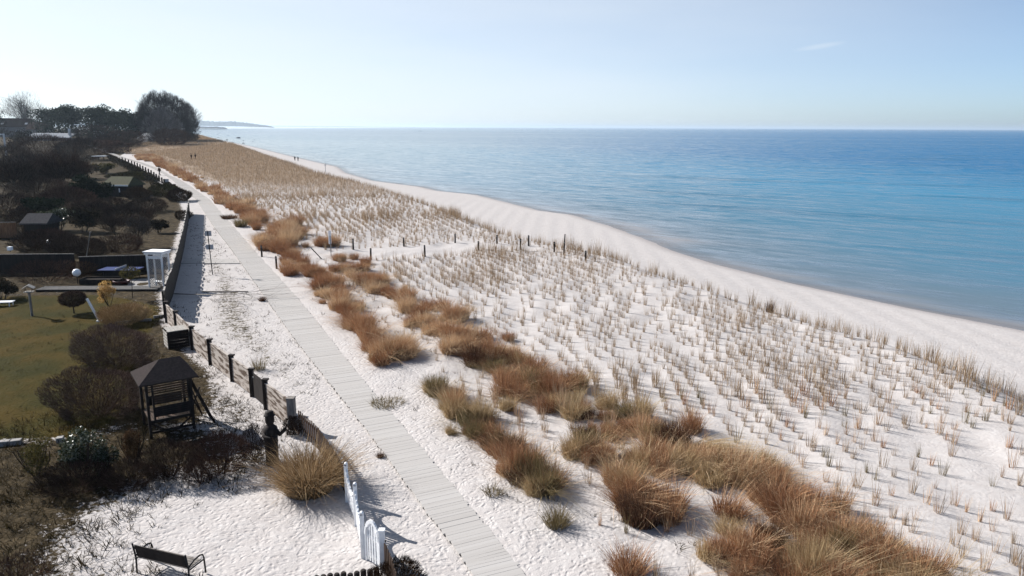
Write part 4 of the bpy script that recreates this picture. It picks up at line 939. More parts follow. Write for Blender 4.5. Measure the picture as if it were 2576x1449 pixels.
# bench seen from behind
def bench():
    a, b, c = pt(345, 1441), pt(477, 1474), pt(523, 1440); d = b - a; L = d.length; rz = math.atan2(d.y, d.x); t = thing('garden_bench', 'dark garden bench seen from behind on the sand', 'bench', a, rz); dp = .62; hb = .92
    m = MB()
    for k in range(3): m.beam((.03, .045 - .03 * k, .545 + .128 * k), (L - .03, .045 - .03 * k, .545 + .128 * k), .028, .124)
    m.build('backrest', M['dark_wood'], t, bevel=.006); s = MB()
    for k in range(5): s.box((L / 2, .10 + .098 * k, .445), (L - .06, .085, .03))
    s.build('seat', M['grey_wood'], t, bevel=.005)
    for x in (0.0, L):
        MB().tube([(x, 0, 0), (x, .02, .45), (x, -.05, hb)], .024, 8).build('leg', M['metal'], t, smooth=True)
        MB().tube([(x, dp, 0), (x, dp - .02, .46), (x, dp - .06, .58), (x, dp - .16, .62), (x, .22, .60), (x, .0, .50)], .024, 8).build('armrest', M['metal'], t, smooth=True)
        MB().tube([(x, .02, .42), (x, dp - .02, .42)], .02, 8).build('seat_frame', M['metal'], t, smooth=True)
bench()

# carved wooden figure
def figure():
    p = pt(686, 1166); h = up_m(p, 1037); t = thing('carved_figure', 'dark carved wooden figure with raised arm beside the fence', 'statue', p, R(-15)); k = h / 2.0
    prof = [(.24, 0), (.23, .3), (.235, .7), (.25, 1.05), (.27, 1.28), (.25, 1.42), (.15, 1.50), (.12, 1.55), (.155, 1.62), (.17, 1.72), (.16, 1.84), (.12, 1.94), (.03, 2.0)]
    m = MB().lathe([(r * k, z * k) for r, z in prof], n=14); m.build('body', M['dark_wood'], t, smooth=True)
    MB().tube([(.20 * k, 0, 1.36 * k), (.42 * k, -.05, 1.22 * k), (.60 * k, -.02, 1.40 * k), (.74 * k, 0, 1.66 * k), (.78 * k, 0, 1.78 * k)], [.09 * k, .08 * k, .07 * k, .06 * k, .03 * k], 8).build('arm', M['dark_wood'], t, smooth=True)
    MB().tube([(-.18 * k, -.08, 1.32 * k), (-.10 * k, -.24, 1.14 * k), (.16 * k, -.27 * k, 1.12 * k), (.4 * k, -.2, 1.18 * k)], [.085 * k, .075 * k, .065 * k, .05 * k], 8).build('arm', M['dark_wood'], t, smooth=True)
    MB().lathe([(.17 * k, 1.86 * k), (.21 * k, 1.88 * k), (.165 * k, 1.91 * k), (.15 * k, 2.02 * k), (.05 * k, 2.05 * k)], n=14).build('cap', M['dark_wood'], t, smooth=True)
figure()

# play tower
def tower():
    a, b = pt(381, 1104), pt(489, 1078); d = b - a; L = d.length; rz = math.atan2(d.y, d.x); t = thing('play_tower', 'brown wooden play tower with felt hip roof and ladder', 'play tower', a, rz); D = 1.5; He = up_m(a, 962); Hr = He + .62
    for x in (0, L):
        for y in (0, D): MB().box((x, y, He / 2), (.10, .10, He)).build('post', M['dark_wood'], t, bevel=.006)
    o = .28; E0 = [(-o, -o), (L + o, -o), (L + o, D + o), (-o, D + o)]; r0, r1 = (L * .42, D / 2), (L * .90, D / 2)
    vs = [(*e, He - .02) for e in E0] + [(*r0, Hr), (*r1, Hr)] + [(*e, He - .07) for e in E0]
    MB().add(vs, [(0, 1, 5, 4), (1, 2, 5), (2, 3, 4, 5), (3, 0, 4), (0, 6, 7, 1), (1, 7, 8, 2), (2, 8, 9, 3), (3, 9, 6, 0), (9, 8, 7, 6)]).build('roof', M['roof_felt'], t)
    for y in (.02, D - .02):
        s = MB()
        for k in range(8): s.box((L * .54, y, He - .24 - .095 * k), (L * .80, .025, .06))
        s.build('slatted_wall', M['brown_wood'], t)
        n_ = 5; s = MB()
        for k in range(n_): s.box((L * .54, y, .84 + (He - 1.92) * (k + .5) / n_), (L * .80, .03, (He - 1.92) / n_ - .006))
        s.build('lower_wall', M['dark_wood'], t)
    for x in (L * .13, L * .95): MB().box((x, .02, (He + .7) / 2), (.07, .07, He - .75)).build('stud', M['dark_wood'], t)
    f = MB()
    for k in range(9): f.box((L * (k + .5) / 9, D / 2, .72), (L / 9 - .02, D - .12, .03))
    f.build('platform', M['brown_wood'], t)
    for p_, q_, w1, h1 in (((.05, 0, .68), (L - .05, 0, .68), .06, .12), ((.05, 0, He - .1), (L - .05, 0, He - .1), .07, .13), ((0, .05, He - .1), (0, D - .05, He - .1), .07, .13), ((L, .05, He - .1), (L, D - .05, He - .1), .07, .13), ((.05, 0, .24), (L - .05, 0, .24), .05, .09)): MB().beam(p_, q_, w1, h1).build('beam', M['dark_wood'], t)
    for p_, q_ in (((.05, 0, .62), (.5, 0, .28)), ((L - .05, 0, .62), (L - .5, 0, .28)), ((.05, D, .05), (L - .05, D, .64))): MB().beam(p_, q_, .06, .06).build('brace', M['dark_wood'], t)
    for y in (.25, .85):
        MB().beam((L + .06, y, He - .25), (L + .85, y, 0), .06, .09).build('ladder_rail', M['dark_wood'], t)
    r = MB()
    for k in range(6):
        f_ = (k + .6) / 6.5; r.beam((L + .06 + .79 * f_, .25, (He - .25) * (1 - f_)), (L + .06 + .79 * f_, .85, (He - .25) * (1 - f_)), .05, .05)
    r.build('rung', M['brown_wood'], t)
    for q_ in (((L + .1, D - .1, .1), (L + .6, D - .1, He * .55)), ((L + .1, D - .1, He * .55), (L + .6, D - .1, .1)), ((L + .62, D - .1, 0), (L + .05, D - .1, He - .2))): MB().beam(*q_, .055, .06).build('side_brace', M['dark_wood'], t)
tower()

# slatted compost crate
def crate():
    a = pt(426, 879); s = mpp(a); Ht = .98; t = thing('compost_crate', 'grey slatted timber compost crate against the whitewashed fence', 'crate', a, R(36)); W, D = 1.2, .95
    for x in (0, W):
        for y in (0, D): MB().box((x, y, Ht / 2), (.08, .08, Ht)).build('post', M['dark_wood'], t)
    l = MB()
    for k in range(5): l.box((-.055, D / 2, .12 + .185 * k), (.025, D + .06, .125))
    l.build('sunlit_side_slats', M['pale_wood'], t); l = MB()  # pale slats and lid paint the sunlit faces, dark boards the shaded ones
    for k in range(6): l.box((W / 2, -.055, .09 + .16 * k), (W + .06, .025, .15))
    for k in range(5): l.box((W + .055, D / 2, .12 + .185 * k), (.025, D + .06, .14)); l.box((W / 2, D + .055, .12 + .185 * k), (W + .06, .025, .14))
    l.build('shaded_boards', M['dark_wood'], t); l = MB()
    for k in range(6): l.box((W * (k + .5) / 6, D / 2, Ht + .02), (W / 6 - .02 + .01, D + .16, .03))
    l.build('sunlit_lid', M['pale_wood'], t)
crate()

# things on the lawn
def feeder():
    p = pt(81, 795); h = up_m(p, 720); t = thing('bird_table', 'wooden bird table with small gabled house on a post on the lawn', 'bird table', p, R(20))
    MB().tube([(0, 0, 0), (0, 0, h - .38)], .075, 10).build('post', M['grey_wood'], t); MB().box((0, 0, h - .36), (.52, .42, .04)).build('tray', M['pale_wood'], t)
    m = MB()
    for x in (-.2, .2):
        for y in (-.15, .15): m.box((x, y, h - .24), (.03, .03, .22))
    m.build('uprights', M['brown_wood'], t); MB().prism([(-.34, h - .15), (0, h + .06), (.34, h - .15), (.34, h - .12), (0, h + .10), (-.34, h - .12)], -.28, .28).build('roof', M['pale_wood'], t)
feeder()
p, q = pt(252, 809), pt(238, 795); hh = up_m(p, 752)
t = thing('leaning_pole', 'white square pole leaning over the lawn', 'pole', p); MB().beam((0, 0, -.05), (-.72, .1, hh), .11, .11).build('shaft', M['white'], t, bevel=.01); MB().box((-.06, 0, .04), (.28, .2, .08)).build('foot', M['greywhite'], t)
for lab, px in (('long pale timber edging lying below the dry pale bush', [(290, 816), (382, 807)]), ('short pale timber edging beside the whitewashed fence', [(386, 801), (414, 797)])):
    a, b = pt(*px[0]), pt(*px[1]); tag(MB().beam(Vector((0, 0, .08)), b - a + Vector((0, 0, .08)), .10, .18).build('timber_edging', M['pale_wood'], loc=a, bevel=.01), lab, 'edging')
def slabs():
    for lab, px, n in (('pale stone slabs edging the lawn at the left picture edge', [(-60, 1126), (56, 1116)], 4), ('pale stone slab peeping out beside the glossy laurel', [(142, 1112), (162, 1110)], 1)):
        a, b = pt(*px[0]), pt(*px[1]); d = b - a; m = MB(); rz = math.atan2(d.y, d.x)
        for k in range(n): c = d * (k + .5) / n; m.box((c.x, c.y, .09), (d.length / n - .03, .26, .2), rz + .02 * k)
        tag(m.build('stone_edging', M['stone'], loc=a, bevel=.015), lab, 'edging')
slabs()
# wooden deck and the plot behind it
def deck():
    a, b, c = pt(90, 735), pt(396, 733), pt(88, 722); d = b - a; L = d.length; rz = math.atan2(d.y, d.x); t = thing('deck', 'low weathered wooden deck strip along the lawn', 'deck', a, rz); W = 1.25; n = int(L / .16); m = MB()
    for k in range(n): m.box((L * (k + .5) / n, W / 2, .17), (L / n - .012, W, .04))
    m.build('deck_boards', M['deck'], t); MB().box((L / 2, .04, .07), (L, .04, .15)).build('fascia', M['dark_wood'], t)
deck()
tag(MB().add([pt(*q) + Vector((0, 0, .02)) for q in ((318, 722), (400, 720), (392, 700), (330, 703))], [(0, 1, 2, 3)]).build('patio', M['stone'], loc=(0, 0, 0)), 'pale sandy paved patch', kind='structure')
def tt():
    a = pt(246, 704); b = pt(346, 704); rz = math.atan2((b - a).y, (b - a).x); t = thing('table_tennis_table', 'blue table tennis table before the dark back fence', 'table', a, rz); L, W = 3.0, 1.52
    MB().box((L / 2, W / 2, .75), (L, W, .04)).build('tabletop', M['blue'], t, bevel=.006); MB().box((L / 2, W / 2, .69), (L - .06, W - .06, .08)).build('apron', M['metal'], t); MB().box((L / 2, .25, .34), (L * .8, .04, .62)).build('side_panel', M['metal'], t)
    MB().box((L / 2, W / 2, .85), (.02, W + .3, .155)).build('net', M['greywhite'], t)
    for x in (.35, L - .35):
        for y in (.2, W - .2): MB().box((x, y, .33), (.06, .06, .66)).build('leg', M['metal'], t)
tt()
def globe(label, u, vb, vc, rpx):
    p = pt(u, vb); h = up_m(p, vc); r = rpx * mpp(p); t = thing('globe_lamp', label, 'lamp', p); MB().tube([(0, 0, 0), (0, 0, h - r)], .035, 8).build('post', M['metal'], t); MB().ball((0, 0, h), r, 16).build('globe', M['globe'], t, smooth=True); MB().tube([(0, 0, h - r - .05), (0, 0, h - r + .04)], .07, 10).build('collar', M['metal'], t)
globe('large white globe garden lamp beside the blue table', 196, 714, 686, 8.5)
globe('small white globe garden lamp behind the long dark fence', 126, 634, 608, 4.5)
def bowl():
    p = pt(307, 716); t = thing('fire_bowl', 'low dark reddish bowl standing on the pale paving', 'bowl', p); MB().lathe([(.25, .0), (.5, .1), (.62, .26), (.64, .34), (.56, .34), (.45, .2), (.02, .16)], n=18).build('bowl', M['red'], t, smooth=True)
    MB().lathe([(.3, -.02), (.3, .04)], n=12).build('foot', M['metal'], t)
bowl()
def bed():
    a, b = pt(200, 716), pt(330, 716); d = b - a; t = thing('raised_bed', 'dark low raised bed box in front of the blue table', 'raised bed', a, math.atan2(d.y, d.x)); L = d.length * .8
    m = MB(); m.box((L / 2, 0, .2), (L, .05, .42)); m.box((L / 2, 1.0, .2), (L, .05, .42)); m.box((.02, .5, .2), (.05, .95, .42)); m.box((L - .02, .5, .2), (.05, .95, .42)); m.build('box', M['dark_wood'], t); MB().box((L / 2, .5, .14), (L - .06, .94, .28)).build('soil', M['bark'], t)
bed()
def lounger():
    p = pt(4, 772); t = thing('sun_lounger', 'low white sun lounger cut off by the left picture edge', 'sun lounger', p, R(8)); m = MB()
    for k in range(5): m.box((-.3, .12 * k, .3), (1.9, .09, .04))
    m.build('slats', M['white'], t)
    for x in (-1.1, .5):
        for y in (0, .48): MB().box((x, y, .14), (.05, .05, .28)).build('leg', M['white'], t)
lounger()
def wood_screen(label, px, h):
    a, b = pt(*px[0]), pt(*px[1]); d = b - a; L = d.length; t = thing('garden_fence', label, 'fence', a, math.atan2(d.y, d.x)); n = int(L / .16); m = MB()
    for k in range(n): m.box((L * (k + .5) / n, 0, h / 2), (L / n - .006, .025, h - .03))
    m.build('board_panel', M['dark_wood'], t); MB().box((L / 2, 0, h + .0), (L, .09, .05)).build('top_rail', M['grey_wood'], t)
    for k in range(int(L / 2.4) + 1): MB().box((min(L - .05, 2.4 * k + .05), .06, h / 2), (.09, .09, h)).build('post', M['dark_wood'], t)
wood_screen('long dark garden fence at the left behind the dry stalks', [(-60, 690), (192, 687)], 1.62)
wood_screen('dark garden fence between the blue table and the lattice arbour', [(203, 690), (384, 684)], 1.45)
p = pt(33, 682); t = thing('wall_lamp', 'small white lantern on top of the long dark fence', 'lamp', p + Vector((0, 0, 1.645))); MB().tube([(0, 0, 0), (0, 0, .12)], .04, 8).build('stem', M['metal'], t); MB().box((0, 0, .26), (.32, .3, .3)).build('lantern', M['globe'], t, bevel=.02)
a, b = pt(215, 660), pt(224, 606); t = thing('clothes_pole', 'thin pale pole rising behind the dark garden fence', 'pole', a); MB().tube([(0, 0, 0), (.55, .3, 2.6)], .035, 8).build('shaft', M['grey_wood'], t); MB().tube([(.50, .3, 2.6), (.62, .3, 2.64)], .05, 8).build('cap', M['grey_wood'], t)

# side path, timber sleeper and dead branch on the sand strip
def side_path():
    L_ = [pt(455, 664), pt(604, 664)]; U = [pt(470, 653), pt(592, 653)]; V = []; Q = []; n = 60
    for k in range(n):
        f0, f1 = k / n, (k + .93) / n
        c = [L_[0].lerp(L_[1], f0), L_[0].lerp(L_[1], f1), U[0].lerp(U[1], f1), U[0].lerp(U[1], f0)]; j = len(V); V += [(p.x, p.y, float(G(p.y)) + .045 + .02) for p in c] + [(p.x, p.y, float(G(p.y)) + .0) for p in c]
        Q += [(j, j + 1, j + 2, j + 3), (j, j + 4, j + 5, j + 1), (j + 1, j + 5, j + 6, j + 2), (j + 3, j + 2, j + 6, j + 7), (j, j + 3, j + 7, j + 4)]
    g = np.random.default_rng(8); tag(link('side_path', np_mesh('side_path', np.array(V), np.array(Q), np.repeat(g.uniform(.3, .7, n), 8)), bpy.data.materials['sandy_planks']), 'short plank path from the garden door to the boardwalk', kind='structure')
side_path()
a, b = pt(508, 735), pt(624, 735); tag(MB().beam(Vector((0, 0, .05)), b - a + Vector((0, 0, .05)), .12, .06).build('timber_sleeper', M['grey_wood'], loc=a, bevel=.01), 'long straight timber sleeper lying on the sand strip', 'sleeper')
def branch():
    a, b = pt(438, 742), pt(546, 768); d = np.array(b - a); g = np.random.default_rng(6); segs = branching(g, np.array([0, 0, .12]), d / np.linalg.norm(d), np.linalg.norm(d), .055, 2, 2, .35, .0)
    segs = [(np.append(s[0][:2], abs(s[0][2]) * .5 + .03), np.append(s[1][:2], abs(s[1][2]) * .5 + .03), s[2], s[3]) for s in segs]; V, Q, r = seg_mesh(segs, g)
    o = link('dead_branch', np_mesh('dead_branch', V, Q, r), M['grey_wood'], loc=a); tag(o, 'grey dead branch lying in the fence shadow', 'branch')
branch()

# signs, poles and posts of the beach crossing
def sign_post():
    p = pt(535, 691); h = up_m(p, 582); s = mpp(p); t = thing('sign_post', 'tall thin sign post with two pale plates beside the boardwalk', 'sign', p, R(10)); MB().tube([(0, 0, -.1), (-.12, 0, h)], .035, 10).build('pole', M['metal'], t)
    MB().box((-.10, .045, h - .18), (.46, .02, .36)).build('plate', M['plate'], t, bevel=.004); f = MB(); f.box((-.10, .06, h - .18), (.50, .012, .40)); f.build('plate_frame', M['metal'], t); MB().box((-.06, .045, h - 1.28), (.58, .02, .40)).build('plate', M['plate'], t, bevel=.004)
sign_post()
def marker():
    p = pt(833, 645); h = up_m(p, 580); t = thing('marker_post', 'tall marker with white board top at the beach crossing', 'sign', p, R(60)); MB().tube([(0, 0, -.1), (0, 0, h - .5)], .04, 10).build('pole', M['galv'], t); MB().box((0, .05, h - .62), (.30, .05, 1.22)).build('board', M['white'], t, bevel=.004)
marker()
def posts():
    north = [(889, 628), (1016, 620), (1145, 611), (1250, 613), (1330, 619)]; south = [(933, 653), (1069, 645), (1204, 630), (1309, 628), (1394, 634), (1473, 655)]
    proto = None; labN = 'dark wooden post in the far row along the sandy beach crossing'; labS = 'dark wooden post in the near row along the sandy beach crossing'
    g = random.Random(9)
    for row, lab, grp in ((north, labN, 'far row of crossing posts'), (south, labS, 'near row of crossing posts')):
        for u, v in row:
            if proto is None:
                proto = thing('wooden_post', lab, 'post', pt(u, v)); MB().tube([(0, 0, -.2), (0, 0, .92), (0, 0, .96)], [.085, .08, .055], 10).build('shaft', M['dark_wood'], proto); MB().tube([(0, 0, .80), (0, 0, .84)], .089, 10).build('rope_collar', M['galv'], proto); o = proto
            else: o = copy_tree(proto); o.location = pt(u, v)
            o.rotation_euler = (g.uniform(-.03, .03), g.uniform(-.03, .03), g.uniform(0, 3)); o['label'] = lab; o['group'] = grp; o.scale = (1, 1, g.uniform(.9, 1.15))
    for u, v, lab in ((696, 676, 'short dark wooden post on the near side where crossing meets boardwalk'), (659, 646, 'short dark wooden post under the bushy grass by the boardwalk')):
        o = copy_tree(proto); o.location = pt(u, v); o['label'] = lab; del o['group']
    p = pt(1418, 641); t = thing('tall_pole', 'tallest dark wooden pole at the beach end of the crossing', 'pole', p); h = up_m(p, 589); MB().tube([(0, 0, -.2), (.05, 0, h * .6), (.09, 0, h)], [.075, .065, .05], 10).build('shaft', M['dark_wood'], t); MB().tube([(.05, 0, h * .58), (.055, 0, h * .62)], .085, 10).build('band', M['galv'], t)
    t = thing('fallen_stake', 'thin dark stake leaning at the edge of the crossing', 'stake', pt(812, 652)); MB().tube([(0, 0, -.1), (-1.1, .3, 1.0)], .045, 8).build('shaft', M['dark_wood'], t)
    MB().tube([(-1.12, .3, .99), (-1.02, .28, .93)], .05, 8).build('band', M['galv'], t)
posts()
def path_posts():
    px = [(305, 405), (313, 408), (321, 411), (329, 414), (336, 417), (343, 420), (350, 424), (357, 428), (364, 432), (371, 436), (378, 440), (385, 445), (391, 450), (398, 455), (405, 460), (411, 464)]; proto = None
    for u, v in px:
        if proto is None: proto = tag(MB().tube([(0, 0, -.2), (0, 0, 1.05), (0, 0, 1.1)], [.17, .16, .10], 8).build('fence_post', M['dark_wood']), 'dark short post in the row between far hedge and boardwalk', 'post', 'posts along the far boardwalk'); o = proto
        else: o = proto.copy(); C.objects.link(o)
        o.location = pt(u + 3, v + 1)
path_posts()
def info():
    p = pt(419, 465); h = up_m(p, 450); s = mpp(p); W = 13 * s; t = thing('info_board', 'pale grey information board by the far boardwalk', 'sign', p, R(-15)); MB().box((0, 0, h * .62), (W, .06, h * .72)).build('panel', M['plate'], t, bevel=.01)
    for x in (-W * .42, W * .42): MB().box((x, .06, h * .5), (.09, .09, h)).build('leg', M['dark_wood'], t)
info()
def lifebuoy():
    p = pt(819, 432); h = up_m(p, 410); t = thing('lifebuoy_pole', 'thin pale pole with ring standing on the far beach', 'pole', p); MB().tube([(0, 0, -.2), (0, 0, h)], .07, 8).build('pole', M['galv'], t)
    MB().tube([(.32 * math.cos(a), -.08, h - .5 + .32 * math.sin(a)) for a in np.linspace(0, 6.283, 17)], .08, 8).build('ring', M['greywhite'], t, smooth=True)
lifebuoy()

# people
def person(label, p, h, yaw, stride, coat, lean=0.0):
    """one continuous skinned body, with head and clothes"""
    k = h / 1.75; t = thing('person', label, 'person', p, yaw); s = stride
    J = {'pel': (0, 0, .95), 'che': (0, .02 + lean, 1.30), 'nec': (0, .03 + lean, 1.50), 'hea': (0, .05 + lean, 1.64), 'top': (0, .04 + lean, 1.74), 'hl': (-.10, 0, .90), 'kl': (-.10, s * .55 + .03, .50), 'al': (-.10, s, .09), 'tl': (-.10, s + .14, .03), 'hr': (.10, 0, .90), 'kr': (.10, -s * .3 + .05, .50), 'ar': (.10, -s, .10), 'tr': (.10, -s + .14, .03),
         'sl': (-.20, .02 + lean, 1.42), 'el': (-.26, -.06 - s * .3 + lean, 1.15), 'wl': (-.25, .02 - s * .5 + lean, .92), 'fl': (-.24, .06 - s * .5 + lean, .82), 'sr': (.20, .02 + lean, 1.42), 'er': (.26, -.02 + s * .3 + lean, 1.15), 'wr': (.25, .12 + s * .4 + lean, .93), 'fr': (.24, .16 + s * .4 + lean, .83)}
    rad = {'pel': .15, 'che': .17, 'nec': .065, 'hea': .10, 'top': .07, 'hl': .10, 'kl': .068, 'al': .045, 'tl': .04, 'hr': .10, 'kr': .068, 'ar': .045, 'tr': .04, 'sl': .075, 'el': .05, 'wl': .035, 'fl': .03, 'sr': .075, 'er': .05, 'wr': .035, 'fr': .03}
    E_ = [('pel', 'che'), ('che', 'nec'), ('nec', 'hea'), ('hea', 'top'), ('pel', 'hl'), ('hl', 'kl'), ('kl', 'al'), ('al', 'tl'), ('pel', 'hr'), ('hr', 'kr'), ('kr', 'ar'), ('ar', 'tr'), ('che', 'sl'), ('sl', 'el'), ('el', 'wl'), ('wl', 'fl'), ('che', 'sr'), ('sr', 'er'), ('er', 'wr'), ('wr', 'fr')]
    ks = list(J); me = bpy.data.meshes.new('body'); me.from_pydata([Vector(J[q]) * k for q in ks], [(ks.index(a), ks.index(b)) for a, b in E_], []); me.update()
    o = link('body', me, M['skin'], t); o.modifiers.new('skin', 'SKIN'); o.modifiers.new('sub', 'SUBSURF').levels = 1; o.modifiers['sub'].render_levels = 1
    for v, q in zip(me.skin_vertices[0].data, ks): v.radius = (rad[q] * k, rad[q] * k); v.use_root = q == 'pel'
    V = lambda q, dz=0: Vector(J[q]) * k + Vector((0, 0, dz * k))
    c = MB(); c.tube([V('pel', -.16), V('pel'), V('che', -.1), V('che', .1), V('nec', -.02)], [.20 * k, .19 * k, .20 * k, .215 * k, .085 * k], 12)
    for q in 'lr': c.tube([V('s' + q, .04), V('e' + q), V('w' + q)], [.09 * k, .068 * k, .05 * k], 8)
    c.build('coat', coat, t, smooth=True); c = MB()
    for q in 'lr': c.tube([V('h' + q, .06), V('k' + q), V('a' + q)], [.125 * k, .085 * k, .065 * k], 8)
    c.build('trousers', M['coat'], t, smooth=True); c = MB()
    for q in 'lr': c.tube([V('a' + q, -.04) + Vector((0, -.05, -.02)), V('t' + q) + Vector((0, .05, 0))], [.06 * k, .05 * k], 8)
    c.build('shoes', M['coat'], t, smooth=True)
    hd = V('hea'); MB().ball((hd.x, hd.y - .02 * k, hd.z + .035 * k), .112 * k, 10, 1.05).build('hair', M['hair'], t, smooth=True)
person('person in dark brown coat walking along the far boardwalk', pt(402, 441), 1.85, R(150), .22, M['coat_brown'])
person('person in dark clothes on the far beach, left one of the walking pair', pt(742, 404), 1.75, R(20), .2, M['coat'])
person('person in dark clothes on the far beach, right one of the walking pair', pt(750, 405), 1.7, R(40), .18, M['coat'])
person('person in brown clothes amid the far dunes, left one of two', pt(482, 402), 1.75, R(120), .15, M['coat_brown'])
person('person in brown clothes amid the far dunes, right one of two', pt(492, 401), 1.72, R(140), .15, M['coat_brown'])

# huts and houses between the trees
def gable(name, label, cat, u, vb, wpx, vhe, vr, roof, wall, depth, rz=0.0, windows=(), over=.3, hip=0.0, extra=None):
    p = pt(u, vb); s = mpp(p); W = wpx * s; He = up_m(p, vhe); Hr = up_m(p, vr); t = thing(name, label, cat, p, rz); D = depth
    MB().box((0, D / 2, He / 2), (W, D, He)).build('wall', wall, t)
    o = over; x = W / 2 + o; i = hip * W; vs = [(-x, -o, He - .05), (x, -o, He - .05), (x, D + o, He - .05), (-x, D + o, He - .05), (-x + i, D / 2, Hr), (x - i, D / 2, Hr)]; vs += [(a, b, c - .14) for a, b, c in vs[:4]]
    MB().add(vs, [(0, 1, 5, 4), (1, 2, 5), (2, 3, 4, 5), (3, 0, 4), (0, 6, 7, 1), (1, 7, 8, 2), (2, 8, 9, 3), (3, 9, 6, 0), (9, 8, 7, 6)]).build('roof', roof, t)
    for k, (wx, wz, ww, wh) in enumerate(windows):
        f = MB(); f.box((wx * W, -.03, wz * He), (ww * W, .06, wh * He)); fo = f.build('window', M['greywhite'], t); MB().box((wx * W, -.075, wz * He), (ww * W * .8, .03, wh * He * .8)).build('pane', M['glass'], fo)
    if extra: extra(t, W, D, He, Hr)
    return t
def skylights(t, W, D, He, Hr):
    for fx in (-.2, .32):
        a = (Hr - He) / (D / 2 + .3); y = D * .16; z = He - .05 + a * (y + .3); w_ = MB(); w_.add([(fx * W - .7, y - .4, z - a * .4 + .06), (fx * W + .7, y - .4, z - a * .4 + .06), (fx * W + .7, y + .6, z + a * .6 + .06), (fx * W - .7, y + .6, z + a * .6 + .06)], [(0, 1, 2, 3)]); w_.build('skylight', M['plate'], t)
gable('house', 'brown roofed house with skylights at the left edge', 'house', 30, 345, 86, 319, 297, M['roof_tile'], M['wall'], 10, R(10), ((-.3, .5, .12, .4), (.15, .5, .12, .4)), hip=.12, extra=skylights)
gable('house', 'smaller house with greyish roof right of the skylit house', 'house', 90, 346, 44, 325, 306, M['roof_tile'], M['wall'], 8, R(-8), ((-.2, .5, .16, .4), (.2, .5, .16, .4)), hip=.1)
gable('hut', 'small white hut glimpsed between the dark pines', 'hut', 247, 347, 20, 329, 322, M['roof_felt'], M['greywhite'], 5, 0, ((-.25, .55, .22, .4), (.22, .55, .22, .4)))
gable('hut', 'long white hut glimpsed under the pines, right of the small hut', 'hut', 282, 344, 32, 335, 329, M['roof_felt'], M['greywhite'], 4, 0, ((-.3, .5, .16, .4), (.0, .5, .16, .4), (.3, .5, .16, .4)))
def ribbed():
    p = pt(121, 354); s = mpp(p); W = 92 * s; h0 = up_m(p, 347); h1 = up_m(p, 336); t = thing('garden_building', 'long low building with pale ribbed roof before the dark pines', 'building', p); MB().box((0, 3, h0 / 2), (W, 5.5, h0)).build('wall', M['wall'], t); m = MB(); n = 26
    m.add([(-W / 2, -.3, h0), (W / 2, -.3, h0), (W / 2, 6.2, h1), (-W / 2, 6.2, h1)], [(0, 1, 2, 3)])
    for k in range(n): x = -W / 2 + W * (k + .5) / n; m.beam((x, -.3, h0 + .12), (x, 6.2, h1 + .12), W / n * .45, .2)
    m.build('ribbed_roof', M['plate'], t); MB().box((W * .44, 2.5, h1 * .95), (.8, .8, h1 * 1.5)).build('chimney', M['greywhite'], t)
ribbed()
def pergola():
    p = pt(17, 396); h = up_m(p, 336); t = thing('pergola', 'white pergola corner with one post at the left edge', 'pergola', p); MB().box((0, 0, h / 2), (.35, .35, h)).build('post', M['greywhite'], t); MB().beam((0, 0, h * .97), (-6, 1.0, h * .94), .3, .35).build('beam', M['greywhite'], t); MB().beam((0, 0, h * .45), (-6, 1.0, h * .42), .2, .25).build('rail', M['greywhite'], t)
pergola()
def street_lamp():
    p = pt(203, 358); h = up_m(p, 314); t = thing('street_lamp', 'street lamp with pale head before the dark pines', 'street lamp', p); MB().tube([(0, 0, 0), (0, 0, h * .96), (-.5, 0, h)], [.12, .08, .06], 8).build('pole', M['galv'], t); MB().box((-1.1, 0, h + .02), (1.7, .5, .3)).build('lamp_head', M['white'], t, bevel=.06)
street_lamp()
def flat_roof():
    p = pt(248, 404); s = mpp(p); h = up_m(p, 393); W = 26 * s; t = thing('carport', 'open shelter with flat white roof among the bushes', 'shelter', p); MB().box((0, 1.5, h), (W, 4.0, .16)).build('roof', M['white'], t)
    for x in (-W * .45, W * .45):
        for y in (0, 3): MB().box((x, y, h / 2), (.14, .14, h)).build('post', M['dark_wood'], t)
flat_roof()
def hut_extra(t, W, D, He, Hr):
    MB().beam((-W / 2 - .3, -.35, He - .02), (W / 2 + .3, -.35, He - .02), .1, .2).build('gutter', M['white'], t); MB().box((.1 * W, -.03, He * .42), (.7, .06, He * .8)).build('door', M['dark_wood'], t); MB().box((.17 * W, -.07, He * .55), (.16, .05, He * .34)).build('notice', M['white'], t)
gable('garden_hut', 'dark garden hut with mossy green hip roof beside the path hedge', 'hut', 292, 494, 58, 466, 446, M['moss_roof'], M['dark_wood'], 4.2, R(-6), ((-.3, .55, .16, .3),), hip=.12, extra=hut_extra)
gable('garden_shed', 'dark shed with dull grey roof among the thickets', 'shed', 92, 600, 44, 560, 540, M['roof_grey'], M['dark_wood'], 2.6, R(4), (), hip=.05)
def reed():
    a, b = pt(-30, 601), pt(45, 600); d = b - a; t = thing('reed_screen', 'orange reed screen panel at the left picture edge', 'screen', a, math.atan2(d.y, d.x)); L = d.length; h = up_m(a, 560); m = MB(); n = 90; g = random.Random(2)
    for k in range(n): m.tube([(L * (k + .5) / n, 0, .05), (L * (k + .5) / n + g.uniform(-.02, .02), 0, h - g.uniform(0, .1))], L / n * .55, 5)
    m.build('reeds', M['reed'], t); MB().box((L / 2, .04, h), (L, .07, .07)).build('top_rail', M['grey_wood'], t); MB().box((L / 2, .04, .06), (L, .07, .1)).build('bottom_rail', M['dark_wood'], t)
reed()

